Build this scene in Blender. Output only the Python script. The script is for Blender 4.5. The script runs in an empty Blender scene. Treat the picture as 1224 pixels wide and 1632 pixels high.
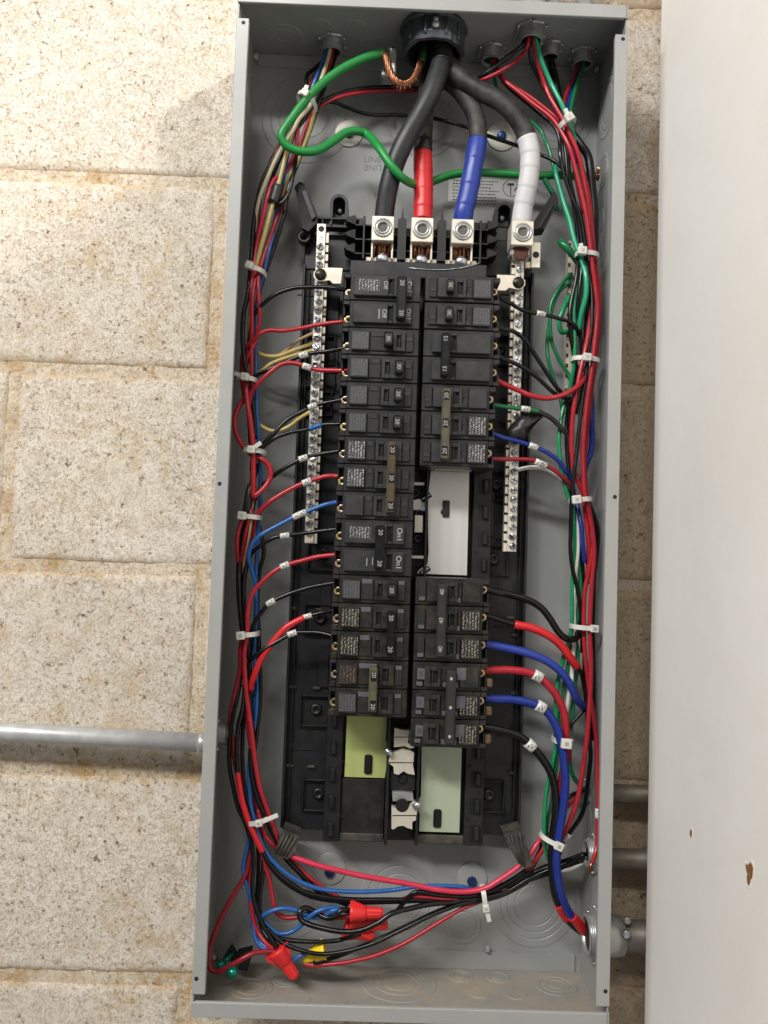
import bpy, bmesh, math, random
from mathutils import Vector, Matrix, noise
random.seed(7)
S = 0.0254                      # everything below is written in inches
scene = bpy.context.scene

# ------------------------------------------------------------------ camera
CAM_T = Vector((-1.50708, -29.40217, -2.37543))
RX = Vector((0.9993070, -0.0136593, 0.0346251))
RD = Vector((0.0353300, 0.0552769, -0.9978458))
RF = Vector((0.0117160, 0.9983776, 0.0557211))
FPX = 1331.611
cam = bpy.data.cameras.new('camera')
cam.sensor_fit = 'HORIZONTAL'; cam.sensor_width = 36.0
cam.lens = 36.0 * FPX / 1224.0
cam.clip_start = 0.02; cam.clip_end = 50
camo = bpy.data.objects.new('camera', cam)
scene.collection.objects.link(camo)
m3 = Matrix((RX, -RD, -RF)).transposed()
camo.matrix_world = Matrix.Translation(CAM_T * S) @ m3.to_4x4()
scene.camera = camo

# ------------------------------------------------------------------ world, lamps, exposure
world = bpy.data.worlds.new('World'); scene.world = world
world.use_nodes = True
bg = world.node_tree.nodes['Background']
bg.inputs[0].default_value = (1.0, 0.985, 0.97, 1); bg.inputs[1].default_value = 0.16

def lamp(name, loc, target, size, size_y, watts, col, shape='RECTANGLE'):
    l = bpy.data.lights.new(name, 'AREA'); l.shape = shape
    l.size = size * S
    if shape == 'RECTANGLE': l.size_y = size_y * S
    l.energy = watts; l.color = col
    o = bpy.data.objects.new(name, l); scene.collection.objects.link(o)
    o.location = Vector(loc) * S
    o.rotation_euler = (Vector(target) - Vector(loc)).to_track_quat('-Z', 'Y').to_euler()
    return o
# small bright lamp up to the right (its light clears the partition and the box corner)
lamp('key_lamp', (-7.1 + 0.606 * 105, -0.675 * 105, 18.1 + 0.40 * 105), (-8, 4, 12), 5, 5, 52, (1.0, 0.97, 0.94), 'DISK')
# two fluorescent tubes on the ceiling, in front and to the left
lamp('ceiling_tube', (-56, -56, 56), (-2, 3, 0), 54, 7, 46, (1.0, 0.985, 0.96))
lamp('ceiling_tube', (-28, -84, 70), (0, 3, -4), 54, 7, 38, (1.0, 0.985, 0.96))
scene.view_settings.view_transform = 'Standard'
scene.view_settings.look = 'None'
scene.view_settings.exposure = 0.0
scene.view_settings.gamma = 1.0
scene.view_settings.use_curve_mapping = False
scene.render.engine = 'CYCLES'
scene.cycles.max_bounces = 6; scene.cycles.diffuse_bounces = 3; scene.cycles.glossy_bounces = 3
scene.render.resolution_x = 768; scene.render.resolution_y = 1024

# ------------------------------------------------------------------ pixel -> point at a real depth
def hit(px, py, axis, val):
    d = RX * ((px - 612) / FPX) + RD * ((py - 816) / FPX) + RF
    s = (val - CAM_T[axis]) / d[axis]
    return CAM_T + d * s
def at(px, py, Y): return hit(px, py, 1, Y)

# ------------------------------------------------------------------ materials
MATS = {}
def lin(c):
    f = lambda v: v / 12.92 if v <= 0.04045 else ((v + 0.055) / 1.055) ** 2.4
    return tuple(f(v / 255.0) for v in c)
def mat(name, rgb, rough=0.5, metal=0.0, var=0.12, scale=60, bump=0.0, bscale=400, dust=None, dustamt=0.0,
        dscale=25, coat=0.0, spec=0.5, rvar=0.12, aniso=None):
    m = bpy.data.materials.new(name); m.use_nodes = True
    nt = m.node_tree; N = nt.nodes; L = nt.links
    b = N['Principled BSDF']
    b.inputs['Roughness'].default_value = rough; b.inputs['Metallic'].default_value = metal
    b.inputs['Specular IOR Level'].default_value = spec
    if coat: b.inputs['Coat Weight'].default_value = coat; b.inputs['Coat Roughness'].default_value = 0.15
    c = lin(rgb)
    geo = N.new('ShaderNodeNewGeometry')
    vec = geo.outputs['Position']
    if aniso:
        mp = N.new('ShaderNodeMapping'); mp.inputs['Scale'].default_value = aniso
        L.new(vec, mp.inputs['Vector']); vec = mp.outputs['Vector']
    n1 = N.new('ShaderNodeTexNoise'); n1.inputs['Scale'].default_value = scale; n1.inputs['Detail'].default_value = 6
    L.new(vec, n1.inputs['Vector'])
    mx = N.new('ShaderNodeMix'); mx.data_type = 'RGBA'
    mx.inputs[6].default_value = (*[v * (1 - var) for v in c], 1); mx.inputs[7].default_value = (*[min(1, v * (1 + var)) for v in c], 1)
    L.new(n1.outputs['Fac'], mx.inputs[0])
    out = mx.outputs[2]
    if dust:
        n2 = N.new('ShaderNodeTexNoise'); n2.inputs['Scale'].default_value = dscale; n2.inputs['Detail'].default_value = 9
        n2.inputs['Roughness'].default_value = 0.7
        L.new(geo.outputs['Position'], n2.inputs['Vector'])
        r = N.new('ShaderNodeValToRGB'); r.color_ramp.elements[0].position = 0.42; r.color_ramp.elements[1].position = 0.72
        r.color_ramp.elements[1].color = (dustamt,) * 3 + (1,)
        L.new(n2.outputs['Fac'], r.inputs[0])
        m2 = N.new('ShaderNodeMix'); m2.data_type = 'RGBA'; m2.inputs[7].default_value = (*lin(dust), 1)
        L.new(r.outputs[0], m2.inputs[0]); L.new(out, m2.inputs[6]); out = m2.outputs[2]
    L.new(out, b.inputs['Base Color'])
    if rvar:
        mr = N.new('ShaderNodeMapRange'); mr.inputs['To Min'].default_value = max(0.02, rough - rvar); mr.inputs['To Max'].default_value = min(1, rough + rvar)
        L.new(n1.outputs['Fac'], mr.inputs['Value']); L.new(mr.outputs[0], b.inputs['Roughness'])
    if bump:
        n3 = N.new('ShaderNodeTexNoise'); n3.inputs['Scale'].default_value = bscale; n3.inputs['Detail'].default_value = 4
        L.new(vec, n3.inputs['Vector'])
        bp = N.new('ShaderNodeBump'); bp.inputs['Strength'].default_value = bump; bp.inputs['Distance'].default_value = 0.0008
        L.new(n3.outputs['Fac'], bp.inputs['Height']); L.new(bp.outputs[0], b.inputs['Normal'])
    MATS[name] = m
    return m

mat('paint', (152, 154, 153), 0.42, 0, 0.08, 22, 0.06, 900, (150, 145, 134), 0.4, 14)
mat('paint_floor', (140, 138, 132), 0.6, 0, 0.14, 30, 0.15, 900, (166, 150, 126), 1.0, 26)
mat('paint_edge', (160, 161, 158), 0.4, 0, 0.06, 30, 0.05, 900, (176, 172, 162), 0.35, 18)
mat('hole', (30, 30, 30), 0.7)
mat('socket', (96, 92, 84), 0.6, 0.2, 0.4, 200)
mat('drywall', (243, 240, 234), 0.7, 0, 0.035, 7, 0.1, 700, (216, 208, 194), 0.3, 6)
mat('torn_paper', (150, 105, 60), 0.9, 0, 0.5, 300, 0.5, 900, (60, 40, 25), 0.8, 260)
mat('torn_rim', (238, 235, 228), 0.9)
mat('plastic', (23, 24, 27), 0.40, 0, 0.2, 90, 0.08, 1200, (84, 80, 74), 0.16, 60)
mat('plastic_low', (16, 17, 17), 0.5, 0, 0.25, 90, 0.1, 1200, (90, 84, 70), 0.22, 70)
mat('pit', (6, 6, 7), 0.6, 0, 0.2, 90)
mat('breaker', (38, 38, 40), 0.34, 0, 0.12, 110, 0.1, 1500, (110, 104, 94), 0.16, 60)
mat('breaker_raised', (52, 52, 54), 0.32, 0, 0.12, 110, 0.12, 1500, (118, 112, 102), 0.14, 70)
mat('breaker_shaded', (26, 26, 25), 0.38, 0, 0.2, 110, 0.1, 1500, (100, 92, 74), 0.3, 80)  # lower breakers: weaker overhead light put into the colour, plus more dust
mat('breaker_shaded_raised', (33, 32, 31), 0.34, 0, 0.2, 110, 0.1, 1500, (112, 104, 84), 0.3, 90)  # raised parts of the same, shade likewise in the colour
mat('recess', (30, 29, 28), 0.6, 0, 0.25, 140)
mat('recess_grey', (92, 90, 96), 0.55, 0, 0.2, 160, 0, 0, (60, 58, 56), 0.6, 150)
mat('handle', (18, 18, 20), 0.33, 0, 0.15, 120)
mat('handle_grey', (48, 47, 46), 0.4, 0, 0.15, 120)
mat('tie_brown', (76, 66, 48), 0.38, 0, 0.2, 120, 0, 0, (120, 108, 80), 0.3, 90)
mat('tie_olive', (80, 76, 60), 0.42, 0, 0.25, 120, 0, 0, (120, 112, 84), 0.4, 90)
mat('print_white', (178, 176, 172), 0.6)
mat('print_dark', (52, 50, 50), 0.6)
mat('stamp', (112, 113, 112), 0.5)
mat('tin', (236, 227, 210), 0.32, 0.5, 0.06, 80, 0.05, 500)
mat('alu', (236, 233, 227), 0.34, 0.5, 0.04, 40, 0.12, 300, aniso=(4, 1, 0.05))
mat('green_plate', (182, 194, 122), 0.4, 0.3, 0.05, 40, 0.1, 300, aniso=(4, 1, 0.05))
mat('pale_green_plate', (184, 194, 168), 0.4, 0.3, 0.05, 40, 0.1, 300, aniso=(4, 1, 0.05))
mat('zinc', (196, 200, 206), 0.30, 0.95, 0.15, 160)
mat('zinc_dull', (186, 187, 184), 0.34, 0.55, 0.2, 90, 0.1, 500, (120, 112, 96), 0.4, 60)
mat('galv', (196, 197, 196), 0.46, 0.35, 0.22, 70, 0.05, 300, (150, 146, 136), 0.4, 50)
mat('galv_dirty', (140, 134, 122), 0.55, 0.5, 0.25, 60, 0.2, 300, (120, 104, 82), 0.8, 40)
mat('bushing', (96, 100, 106), 0.38, 0.75, 0.15, 80, 0.1, 600)
mat('washer', (196, 194, 184), 0.5, 0.6, 0.1, 60, 0, 0, (150, 138, 110), 0.3, 60)
mat('screw_blue', (48, 70, 118), 0.35, 0.7)
mat('screw_dark', (52, 46, 38), 0.35, 0.8, 0.3, 200)
mat('brass', (226, 206, 150), 0.3, 0.8)
mat('copper', (158, 106, 78), 0.36, 0.85, 0.35, 300)
mat('pale_copper', (232, 200, 172), 0.35, 0.8, 0.2, 300)
mat('copper_dark', (84, 52, 38), 0.5, 0.5, 0.6, 260)
mat('corroded', (128, 104, 84), 0.5, 0.5, 0.3, 200, 0.3, 600, (70, 60, 50), 0.8, 120)
mat('nylon', (214, 212, 204), 0.35, 0, 0.05, 120, spec=0.6)
mat('nut_red', (224, 44, 44), 0.42, 0, 0.08, 120, 0.1, 800)
mat('nut_yellow', (240, 206, 30), 0.42, 0, 0.06, 120, 0.1, 800)
mat('green_screw', (24, 128, 108), 0.25, 0.6)
WIRES = {'black': (9, 9, 10), 'red': (170, 34, 46), 'pink': (206, 52, 78), 'dred': (140, 26, 38), 'blue': (36, 92, 158),
         'navy': (26, 48, 132), 'green': (26, 136, 86), 'dgreen': (18, 106, 62), 'teal': (40, 160, 118), 'white': (224, 222, 214),
         'cream': (206, 194, 160), 'yellow': (196, 176, 104), 'tan': (170, 138, 100)}
for k, v in WIRES.items():
    mat('wire_' + k, v, 0.26, 0, 0.2, 90, 0.03, 700, (120, 112, 100), 0.07 if k != 'black' else 0.03, 70, rvar=0.06, spec=0.45)
mat('ground_green', (30, 138, 62), 0.38, 0, 0.08, 90, 0.05, 500)
mat('cable_black', (36, 38, 41), 0.45, 0, 0.12, 60, 0.1, 500, (110, 106, 100), 0.18, 40)
mat('cable_dusty', (24, 24, 25), 0.6, 0, 0.2, 60, 0.25, 400, (120, 114, 104), 0.45, 45)
mat('tape_red', (206, 36, 42), 0.36, 0, 0.06, 60, 0.06, 400)
mat('tape_blue', (40, 62, 150), 0.36, 0, 0.08, 60, 0.06, 400)
mat('tape_white', (206, 204, 204), 0.45, 0, 0.03, 60, 0.05, 400)
mat('tape_black', (30, 30, 31), 0.4, 0, 0.2, 90, 0.3, 300, (110, 100, 84), 0.25, 60)
mat('foot', (46, 45, 42), 0.6, 0, 0.4, 90, 0.3, 300, (112, 106, 92), 0.6, 60, aniso=(3, 1, 0.4))

def print_mat(name, bgc, fg, fx, fz, dens):
    """flat print: rows of tiny irregular characters"""
    m = bpy.data.materials.new(name); m.use_nodes = True
    nt = m.node_tree; N = nt.nodes; L = nt.links; b = N['Principled BSDF']; b.inputs['Roughness'].default_value = 0.5
    tc = N.new('ShaderNodeTexCoord'); sx = N.new('ShaderNodeSeparateXYZ'); L.new(tc.outputs['Object'], sx.inputs[0])
    w = N.new('ShaderNodeMath'); w.operation = 'MULTIPLY'; w.inputs[1].default_value = fz; L.new(sx.outputs[0], w.inputs[0])
    fr = N.new('ShaderNodeMath'); fr.operation = 'FRACT'; L.new(w.outputs[0], fr.inputs[0])
    gt = N.new('ShaderNodeMath'); gt.operation = 'GREATER_THAN'; gt.inputs[1].default_value = 0.42; L.new(fr.outputs[0], gt.inputs[0])
    n = N.new('ShaderNodeTexNoise'); n.inputs['Scale'].default_value = fx; n.inputs['Detail'].default_value = 2
    L.new(tc.outputs['Object'], n.inputs['Vector'])
    g2 = N.new('ShaderNodeMath'); g2.operation = 'GREATER_THAN'; g2.inputs[1].default_value = dens; L.new(n.outputs['Fac'], g2.inputs[0])
    mu = N.new('ShaderNodeMath'); mu.operation = 'MULTIPLY'; L.new(gt.outputs[0], mu.inputs[0]); L.new(g2.outputs[0], mu.inputs[1])
    mx = N.new('ShaderNodeMix'); mx.data_type = 'RGBA'; mx.inputs[6].default_value = (*lin(bgc), 1); mx.inputs[7].default_value = (*lin(fg), 1)
    L.new(mu.outputs[0], mx.inputs[0]); L.new(mx.outputs[2], b.inputs['Base Color'])
    MATS[name] = m
print_mat('label_dim', (66, 66, 68), (96, 96, 97), 900, 420, 0.53)
print_mat('label_bright', (54, 54, 55), (170, 168, 165), 800, 380, 0.52)
print_mat('label_lines', (28, 27, 26), (150, 144, 126), 800, 360, 0.52)
print_mat('label_rust', (36, 33, 30), (112, 86, 68), 700, 330, 0.52)
print_mat('marker', (222, 218, 204), (120, 112, 100), 900, 500, 0.52)
print_mat('sticker', (206, 206, 204), (96, 94, 92), 700, 0, 0.5)

def block_mat(name, base, seed, joint=False):
    m = bpy.data.materials.new(name); m.use_nodes = True
    nt = m.node_tree; N = nt.nodes; L = nt.links; b = N['Principled BSDF']; b.inputs['Roughness'].default_value = 0.85
    b.inputs['Specular IOR Level'].default_value = 0.25
    geo = N.new('ShaderNodeNewGeometry'); P = geo.outputs['Position']
    def nz(scale, det, rough=0.55, dist=0.0):
        n = N.new('ShaderNodeTexNoise'); n.inputs['Scale'].default_value = scale; n.inputs['Detail'].default_value = det
        n.inputs['Roughness'].default_value = rough; n.inputs['Distortion'].default_value = dist; L.new(P, n.inputs['Vector']); return n.outputs['Fac']
    def ramp(v, a, c):
        r = N.new('ShaderNodeMapRange'); r.interpolation_type = 'SMOOTHSTEP'; r.inputs['From Min'].default_value = a; r.inputs['From Max'].default_value = c
        L.new(v, r.inputs['Value']); return r.outputs[0]
    def mul(a, c):
        q = N.new('ShaderNodeMath'); q.operation = 'MULTIPLY'
        L.new(a, q.inputs[0])
        if isinstance(c, float): q.inputs[1].default_value = c
        else: L.new(c, q.inputs[1])
        return q.outputs[0]
    def mixc(f, a, c):
        q = N.new('ShaderNodeMix'); q.data_type = 'RGBA'; L.new(f, q.inputs[0])
        for s, v in ((6, a), (7, c)):
            if isinstance(v, tuple): q.inputs[s].default_value = (*lin(v), 1)
            else: L.new(v, q.inputs[s])
        return q.outputs[2]
    zone = nz(9, 3)                         # where pits gather
    pit_f = mul(ramp(nz(520, 8, 0.8), 0.50, 0.64), ramp(zone, 0.15, 0.55))
    pit_m = mul(ramp(nz(220, 8, 0.72), 0.56, 0.66), ramp(nz(14, 3), 0.28, 0.54))
    pit_b = ramp(nz(120, 8, 0.72), 0.60, 0.67)
    rust = mul(ramp(nz(30, 9, 0.78, 0.4), 0.48, 0.66), ramp(nz(6.5, 3), 0.38, 0.60))
    tone = nz(5, 5)
    c = mixc(ramp(tone, 0.3, 0.7), tuple(int(v * 0.94) for v in base), base)
    c = mixc(mul(ramp(nz(70, 8, 0.75), 0.42, 0.64), 0.45), c, (190, 172, 146))
    c = mixc(mul(rust, 0.75 if not joint else 1.0), c, (208, 184, 146) if not joint else (204, 174, 128))
    c = mixc(mul(ramp(nz(700, 2), 0.5, 0.75), 0.35), c, (178, 158, 130))
    c = mixc(mul(pit_f, 0.55), c, (176, 148, 114))
    c = mixc(mul(pit_m, 0.8), c, (140, 106, 70))
    c = mixc(mul(pit_b, 0.9), c, (112, 82, 52))
    if not joint:                           # ochre dirt gathered along the edges of each block
        at_ = N.new('ShaderNodeAttribute'); at_.attribute_name = 'edge'
        ad = N.new('ShaderNodeMath'); ad.operation = 'ADD'; L.new(at_.outputs['Fac'], ad.inputs[0])
        L.new(mul(nz(45, 7, 0.7, 0.5), 1.3), ad.inputs[1])
        c = mixc(mul(mul(ramp(ad.outputs[0], 1.22, 1.62), 0.7), ramp(nz(7, 3), 0.32, 0.58)), c, (196, 162, 114))
    if joint:                               # wavy ochre dirt lines that run along the joints
        mp = N.new('ShaderNodeMapping'); mp.inputs['Scale'].default_value = (0.55, 1, 0.8); L.new(P, mp.inputs['Vector'])
        for sc, wd in ((20, 0.05), (34, 0.03)):
            n = N.new('ShaderNodeTexNoise'); n.inputs['Scale'].default_value = sc; n.inputs['Detail'].default_value = 3; n.inputs['Distortion'].default_value = 0.6
            L.new(mp.outputs[0], n.inputs['Vector'])
            q = N.new('ShaderNodeMath'); q.operation = 'SUBTRACT'; q.inputs[1].default_value = 0.5; L.new(n.outputs['Fac'], q.inputs[0])
            q2 = N.new('ShaderNodeMath'); q2.operation = 'ABSOLUTE'; L.new(q.outputs[0], q2.inputs[0])
            c = mixc(mul(mul(ramp(q2.outputs[0], wd, 0.0), 0.5), ramp(nz(12, 3), 0.36, 0.58)), c, (184, 146, 96))
    L.new(c, b.inputs['Base Color'])
    h = N.new('ShaderNodeMath'); h.operation = 'ADD'; L.new(pit_f, h.inputs[0])
    h2 = N.new('ShaderNodeMath'); h2.operation = 'ADD'; L.new(pit_m, h2.inputs[0]); L.new(pit_b, h2.inputs[1]); L.new(h2.outputs[0], h.inputs[1])
    sub = N.new('ShaderNodeMath'); sub.operation = 'SUBTRACT'; L.new(mul(nz(260, 6, 0.65), 1.3), sub.inputs[0]); L.new(h.outputs[0], sub.inputs[1])
    bp = N.new('ShaderNodeBump'); bp.inputs['Strength'].default_value = 0.55; bp.inputs['Distance'].default_value = 0.0016
    L.new(sub.outputs[0], bp.inputs['Height']); L.new(bp.outputs[0], b.inputs['Normal'])
    MATS[name] = m
block_mat('block', (236, 226, 211), 0)
block_mat('block_brown', (212, 194, 167), 0)  # browner base colour for the blocks towards the right
block_mat('mortar', (230, 216, 193), 1, True)

# ------------------------------------------------------------------ mesh helpers
class G:
    def __init__(s, xf=None): s.v = []; s.f = []; s.sm = []; s.xf = xf
    def _add(s, vs, fs, smooth=False):
        o = len(s.v)
        for p in vs:
            p = Vector(p); s.v.append(s.xf(p) if s.xf else p)
        for f in fs: s.f.append([o + i for i in f]); s.sm.append(smooth)
        return s
    def box(s, x0, x1, y0, y1, z0, z1, bev=0.02):
        lo = (min(x0, x1), min(y0, y1), min(z0, z1)); hi = (max(x0, x1), max(y0, y1), max(z0, z1))
        bev = min(bev, 0.45 * min(hi[i] - lo[i] for i in range(3)))
        if bev <= 0:
            c = [(lo[0] if i & 1 == 0 else hi[0], lo[1] if i & 2 == 0 else hi[1], lo[2] if i & 4 == 0 else hi[2]) for i in range(8)]
            return s._add(c, [(0, 2, 3, 1), (4, 5, 7, 6), (0, 1, 5, 4), (2, 6, 7, 3), (0, 4, 6, 2), (1, 3, 7, 5)])
        vs = []
        for i in range(8):
            sg = [(i >> k) & 1 for k in range(3)]
            for a in range(3):
                p = []
                for k in range(3):
                    e = hi[k] if sg[k] else lo[k]
                    if k != a: e += -bev if sg[k] else bev
                    p.append(e)
                vs.append(p)
        fs = []
        for a in range(3):
            b, c = (a + 1) % 3, (a + 2) % 3
            for sgn in (0, 1):
                q = []
                for (sb, sc) in ((0, 0), (1, 0), (1, 1), (0, 1)):
                    q.append(3 * ((sgn << a) | (sb << b) | (sc << c)) + a)
                fs.append(q if sgn else q[::-1])
            for sb in (0, 1):
                for sc in (0, 1):
                    c1 = (sb << b) | (sc << c); c2 = c1 | (1 << a)
                    fs.append([3 * c1 + b, 3 * c2 + b, 3 * c2 + c, 3 * c1 + c])
        for i in range(8): fs.append([3 * i, 3 * i + 1, 3 * i + 2])
        return s._add(vs, fs)
    def frame(s, x0, x1, y0, y1, z0, z1, hx0, hx1, hz0, hz1, bev=0.012):
        s.box(x0, hx0, y0, y1, z0, z1, bev); s.box(hx1, x1, y0, y1, z0, z1, bev)
        s.box(hx0, hx1, y0, y1, z0, hz0, bev); s.box(hx0, hx1, y0, y1, hz1, z1, bev); return s
    def prism(s, pts, y0, y1):
        n = len(pts)
        vs = [(p[0], y0, p[1]) for p in pts] + [(p[0], y1, p[1]) for p in pts]
        fs = [list(range(n)), list(range(2 * n - 1, n - 1, -1))] + [[i, (i + 1) % n, n + (i + 1) % n, n + i] for i in range(n)]
        return s._add(vs, fs)
    def lathe(s, o, d, prof, n=20, smooth=True, cap=(True, True), scale=None, phase=0.0):
        o = Vector(o); d = Vector(d).normalized()
        a = d.orthogonal().normalized()
        if abs(d.y) > 0.9: a = Vector((1, 0, 0))
        elif abs(d.z) > 0.9: a = Vector((1, 0, 0))
        elif abs(d.x) > 0.9: a = Vector((0, 1, 0))
        a = (a - d * a.dot(d)).normalized(); b = d.cross(a)
        vs = []; fs = []
        for r, h in prof:
            for k in range(n):
                t = 2 * math.pi * k / n + phase
                rr = r * (scale(k) if scale else 1)
                vs.append(o + d * h + (a * math.cos(t) + b * math.sin(t)) * rr)
        for i in range(len(prof) - 1):
            for k in range(n):
                k2 = (k + 1) % n
                fs.append([i * n + k, i * n + k2, (i + 1) * n + k2, (i + 1) * n + k])
        s._add(vs, fs, smooth)
        o2 = len(s.v) - len(vs)
        if cap[0]: s.f.append([o2 + k for k in range(n)][::-1]); s.sm.append(False)
        if cap[1]: s.f.append([o2 + (len(prof) - 1) * n + k for k in range(n)]); s.sm.append(False)
        return s
    def tube(s, pts, rad, n=10, cap=True):
        P = [Vector(p) for p in pts]; m = len(P)
        R = rad if isinstance(rad, (list, tuple)) else [rad] * m
        T = [(P[min(i + 1, m - 1)] - P[max(i - 1, 0)]).normalized() for i in range(m)]
        u = T[0].orthogonal().normalized(); vs = []; fs = []
        for i in range(m):
            u = (u - T[i] * u.dot(T[i]))
            u = u.normalized() if u.length > 1e-6 else T[i].orthogonal().normalized()
            w = T[i].cross(u)
            for k in range(n):
                t = 2 * math.pi * k / n; vs.append(P[i] + (u * math.cos(t) + w * math.sin(t)) * R[i])
        for i in range(m - 1):
            for k in range(n):
                k2 = (k + 1) % n; fs.append([i * n + k, i * n + k2, (i + 1) * n + k2, (i + 1) * n + k])
        s._add(vs, fs, True)
        if cap:
            o = len(s.v) - len(vs)
            s.f.append([o + k for k in range(n)][::-1]); s.f.append([o + (m - 1) * n + k for k in range(n)]); s.sm += [False, False]
        return s
WO = {}                                       # world origin (inches) of every object
C = scene.collection
def mesh_of(g, name, m, org):
    me = bpy.data.meshes.new(name)
    me.from_pydata([((p - org) * S)[:] for p in g.v], [], g.f)
    me.polygons.foreach_set('use_smooth', g.sm)
    bm = bmesh.new(); bm.from_mesh(me); bmesh.ops.recalc_face_normals(bm, faces=bm.faces); bm.to_mesh(me); bm.free()
    me.materials.append(MATS[m]); me.update(); return me
def place(name, data, org, parent=None):
    o = bpy.data.objects.new(name, data); C.objects.link(o)
    if parent is not None:
        o.parent = parent; o.location = (org - WO[parent]) * S
    else: o.location = org * S
    WO[o] = org.copy(); return o
def obj(name, g, m, parent=None):
    lo = Vector([min(p[i] for p in g.v) for i in range(3)]); hi = Vector([max(p[i] for p in g.v) for i in range(3)])
    org = (lo + hi) / 2
    return place(name, mesh_of(g, name, m, org), org, parent)
def tag(o, label, cat, group=None, kind=None):
    o['label'] = label
    if cat: o['category'] = cat
    if group: o['group'] = group
    if kind: o['kind'] = kind
    return o
def thing(name, loc, label, cat, group=None):
    return tag(place(name, None, Vector(loc)), label, cat, group)
def struct(name, g, m):
    o = obj(name, g, m); o['kind'] = 'structure'; return o
TXT = {}
def text(name, s, org, xa, ya, size, m, parent, depth=0.004):
    """lettering: xa = reading direction, ya = up direction of the letters"""
    if s not in TXT:
        cu = bpy.data.curves.new('t', 'FONT'); cu.body = s; cu.align_x = 'CENTER'; cu.align_y = 'CENTER'; cu.size = 1; cu.extrude = 0.01
        cu.resolution_u = 3
        o = bpy.data.objects.new('t', cu); C.objects.link(o)
        me = bpy.data.meshes.new_from_object(o.evaluated_get(bpy.context.evaluated_depsgraph_get()))
        TXT[s] = ([v.co.copy() for v in me.vertices], [list(p.vertices) for p in me.polygons])
        bpy.data.objects.remove(o); bpy.data.curves.remove(cu); bpy.data.meshes.remove(me)
    vs, fs = TXT[s]
    xa = Vector(xa).normalized(); ya = Vector(ya).normalized(); za = xa.cross(ya)
    g = G(); g._add([Vector(org) + xa * v.x * size + ya * v.y * size + za * (v.z * depth / 0.01) for v in vs], fs)
    return obj(name, g, m, parent)

# ================================================================== SETTING: block wall
YW = 4.4
wall = struct('wall', G().box(-44, 26, YW + 0.03, YW + 3.0, -34, 36, 0), 'mortar')
JZ = 4.87; jx_even = -16.3
for row in range(-5, 4):
    zb = JZ + 8 * row; xs = jx_even if row % 2 else jx_even + 8
    if row == 1: xs = -20.5
    for k in range(-2, 3):
        x0 = xs + 16 * k + 0.17; x1 = x0 + 15.66; z0 = zb + 0.17; z1 = zb + 7.83
        if x1 < -38 or x0 > 22: continue
        near = x0 < 11 and x1 > -22 and z1 > -23 and z0 < 23
        nx, nz = (56, 28) if near else (16, 8)
        g = G(); vs = []; fs = []; edge = []
        for j in range(nz + 1):
            for i in range(nx + 1):
                # denser towards the edges
                a = 0.5 - 0.5 * math.cos(math.pi * i / nx); b = 0.5 - 0.5 * math.cos(math.pi * j / nz)
                a = 0.5 * a + 0.5 * i / nx; b = 0.5 * b + 0.5 * j / nz
                x = x0 + a * (x1 - x0); z = z0 + b * (z1 - z0)
                e = min(x - x0, x1 - x, z - z0, z1 - z)
                jit = 0.05 * noise.noise((x * 1.7, z * 1.7, 3.3)) + 0.03 * noise.noise((x * 5, z * 5, 9))
                wid = 0.22 + 0.5 * abs(noise.noise((x * 0.6, z * 0.6, 11)))
                fall = max(0.0, 1 - (e + jit) / wid)
                d = 0.14 * fall * fall + 0.02 * noise.noise((x * 2.2, z * 2.2, 1)) + 0.012 * noise.noise((x * 7, z * 7, 2))
                vs.append((x, YW - 0.055 + d, z)); edge.append(max(0.0, 1 - e / 0.75))
        for j in range(nz):
            for i in range(nx):
                q = j * (nx + 1) + i; fs.append([q, q + 1, q + nx + 2, q + nx + 1])
        # sides
        n0 = len(vs); rim = [i for i in range(nx + 1)] + [j * (nx + 1) + nx for j in range(1, nz + 1)] + \
            [nz * (nx + 1) + i for i in range(nx - 1, -1, -1)] + [j * (nx + 1) for j in range(nz - 1, 0, -1)]
        for r in rim: vs.append((vs[r][0], YW + 0.5, vs[r][2])); edge.append(1.0)
        for i in range(len(rim)):
            k2 = (i + 1) % len(rim); fs.append([rim[i], rim[k2], n0 + k2, n0 + i])
        g._add(vs, fs, True); bo = obj('block', g, 'block_brown' if x0 > -1 else 'block', wall)
        bo.data.attributes.new('edge', 'FLOAT', 'POINT').data.foreach_set('value', edge)

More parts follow.
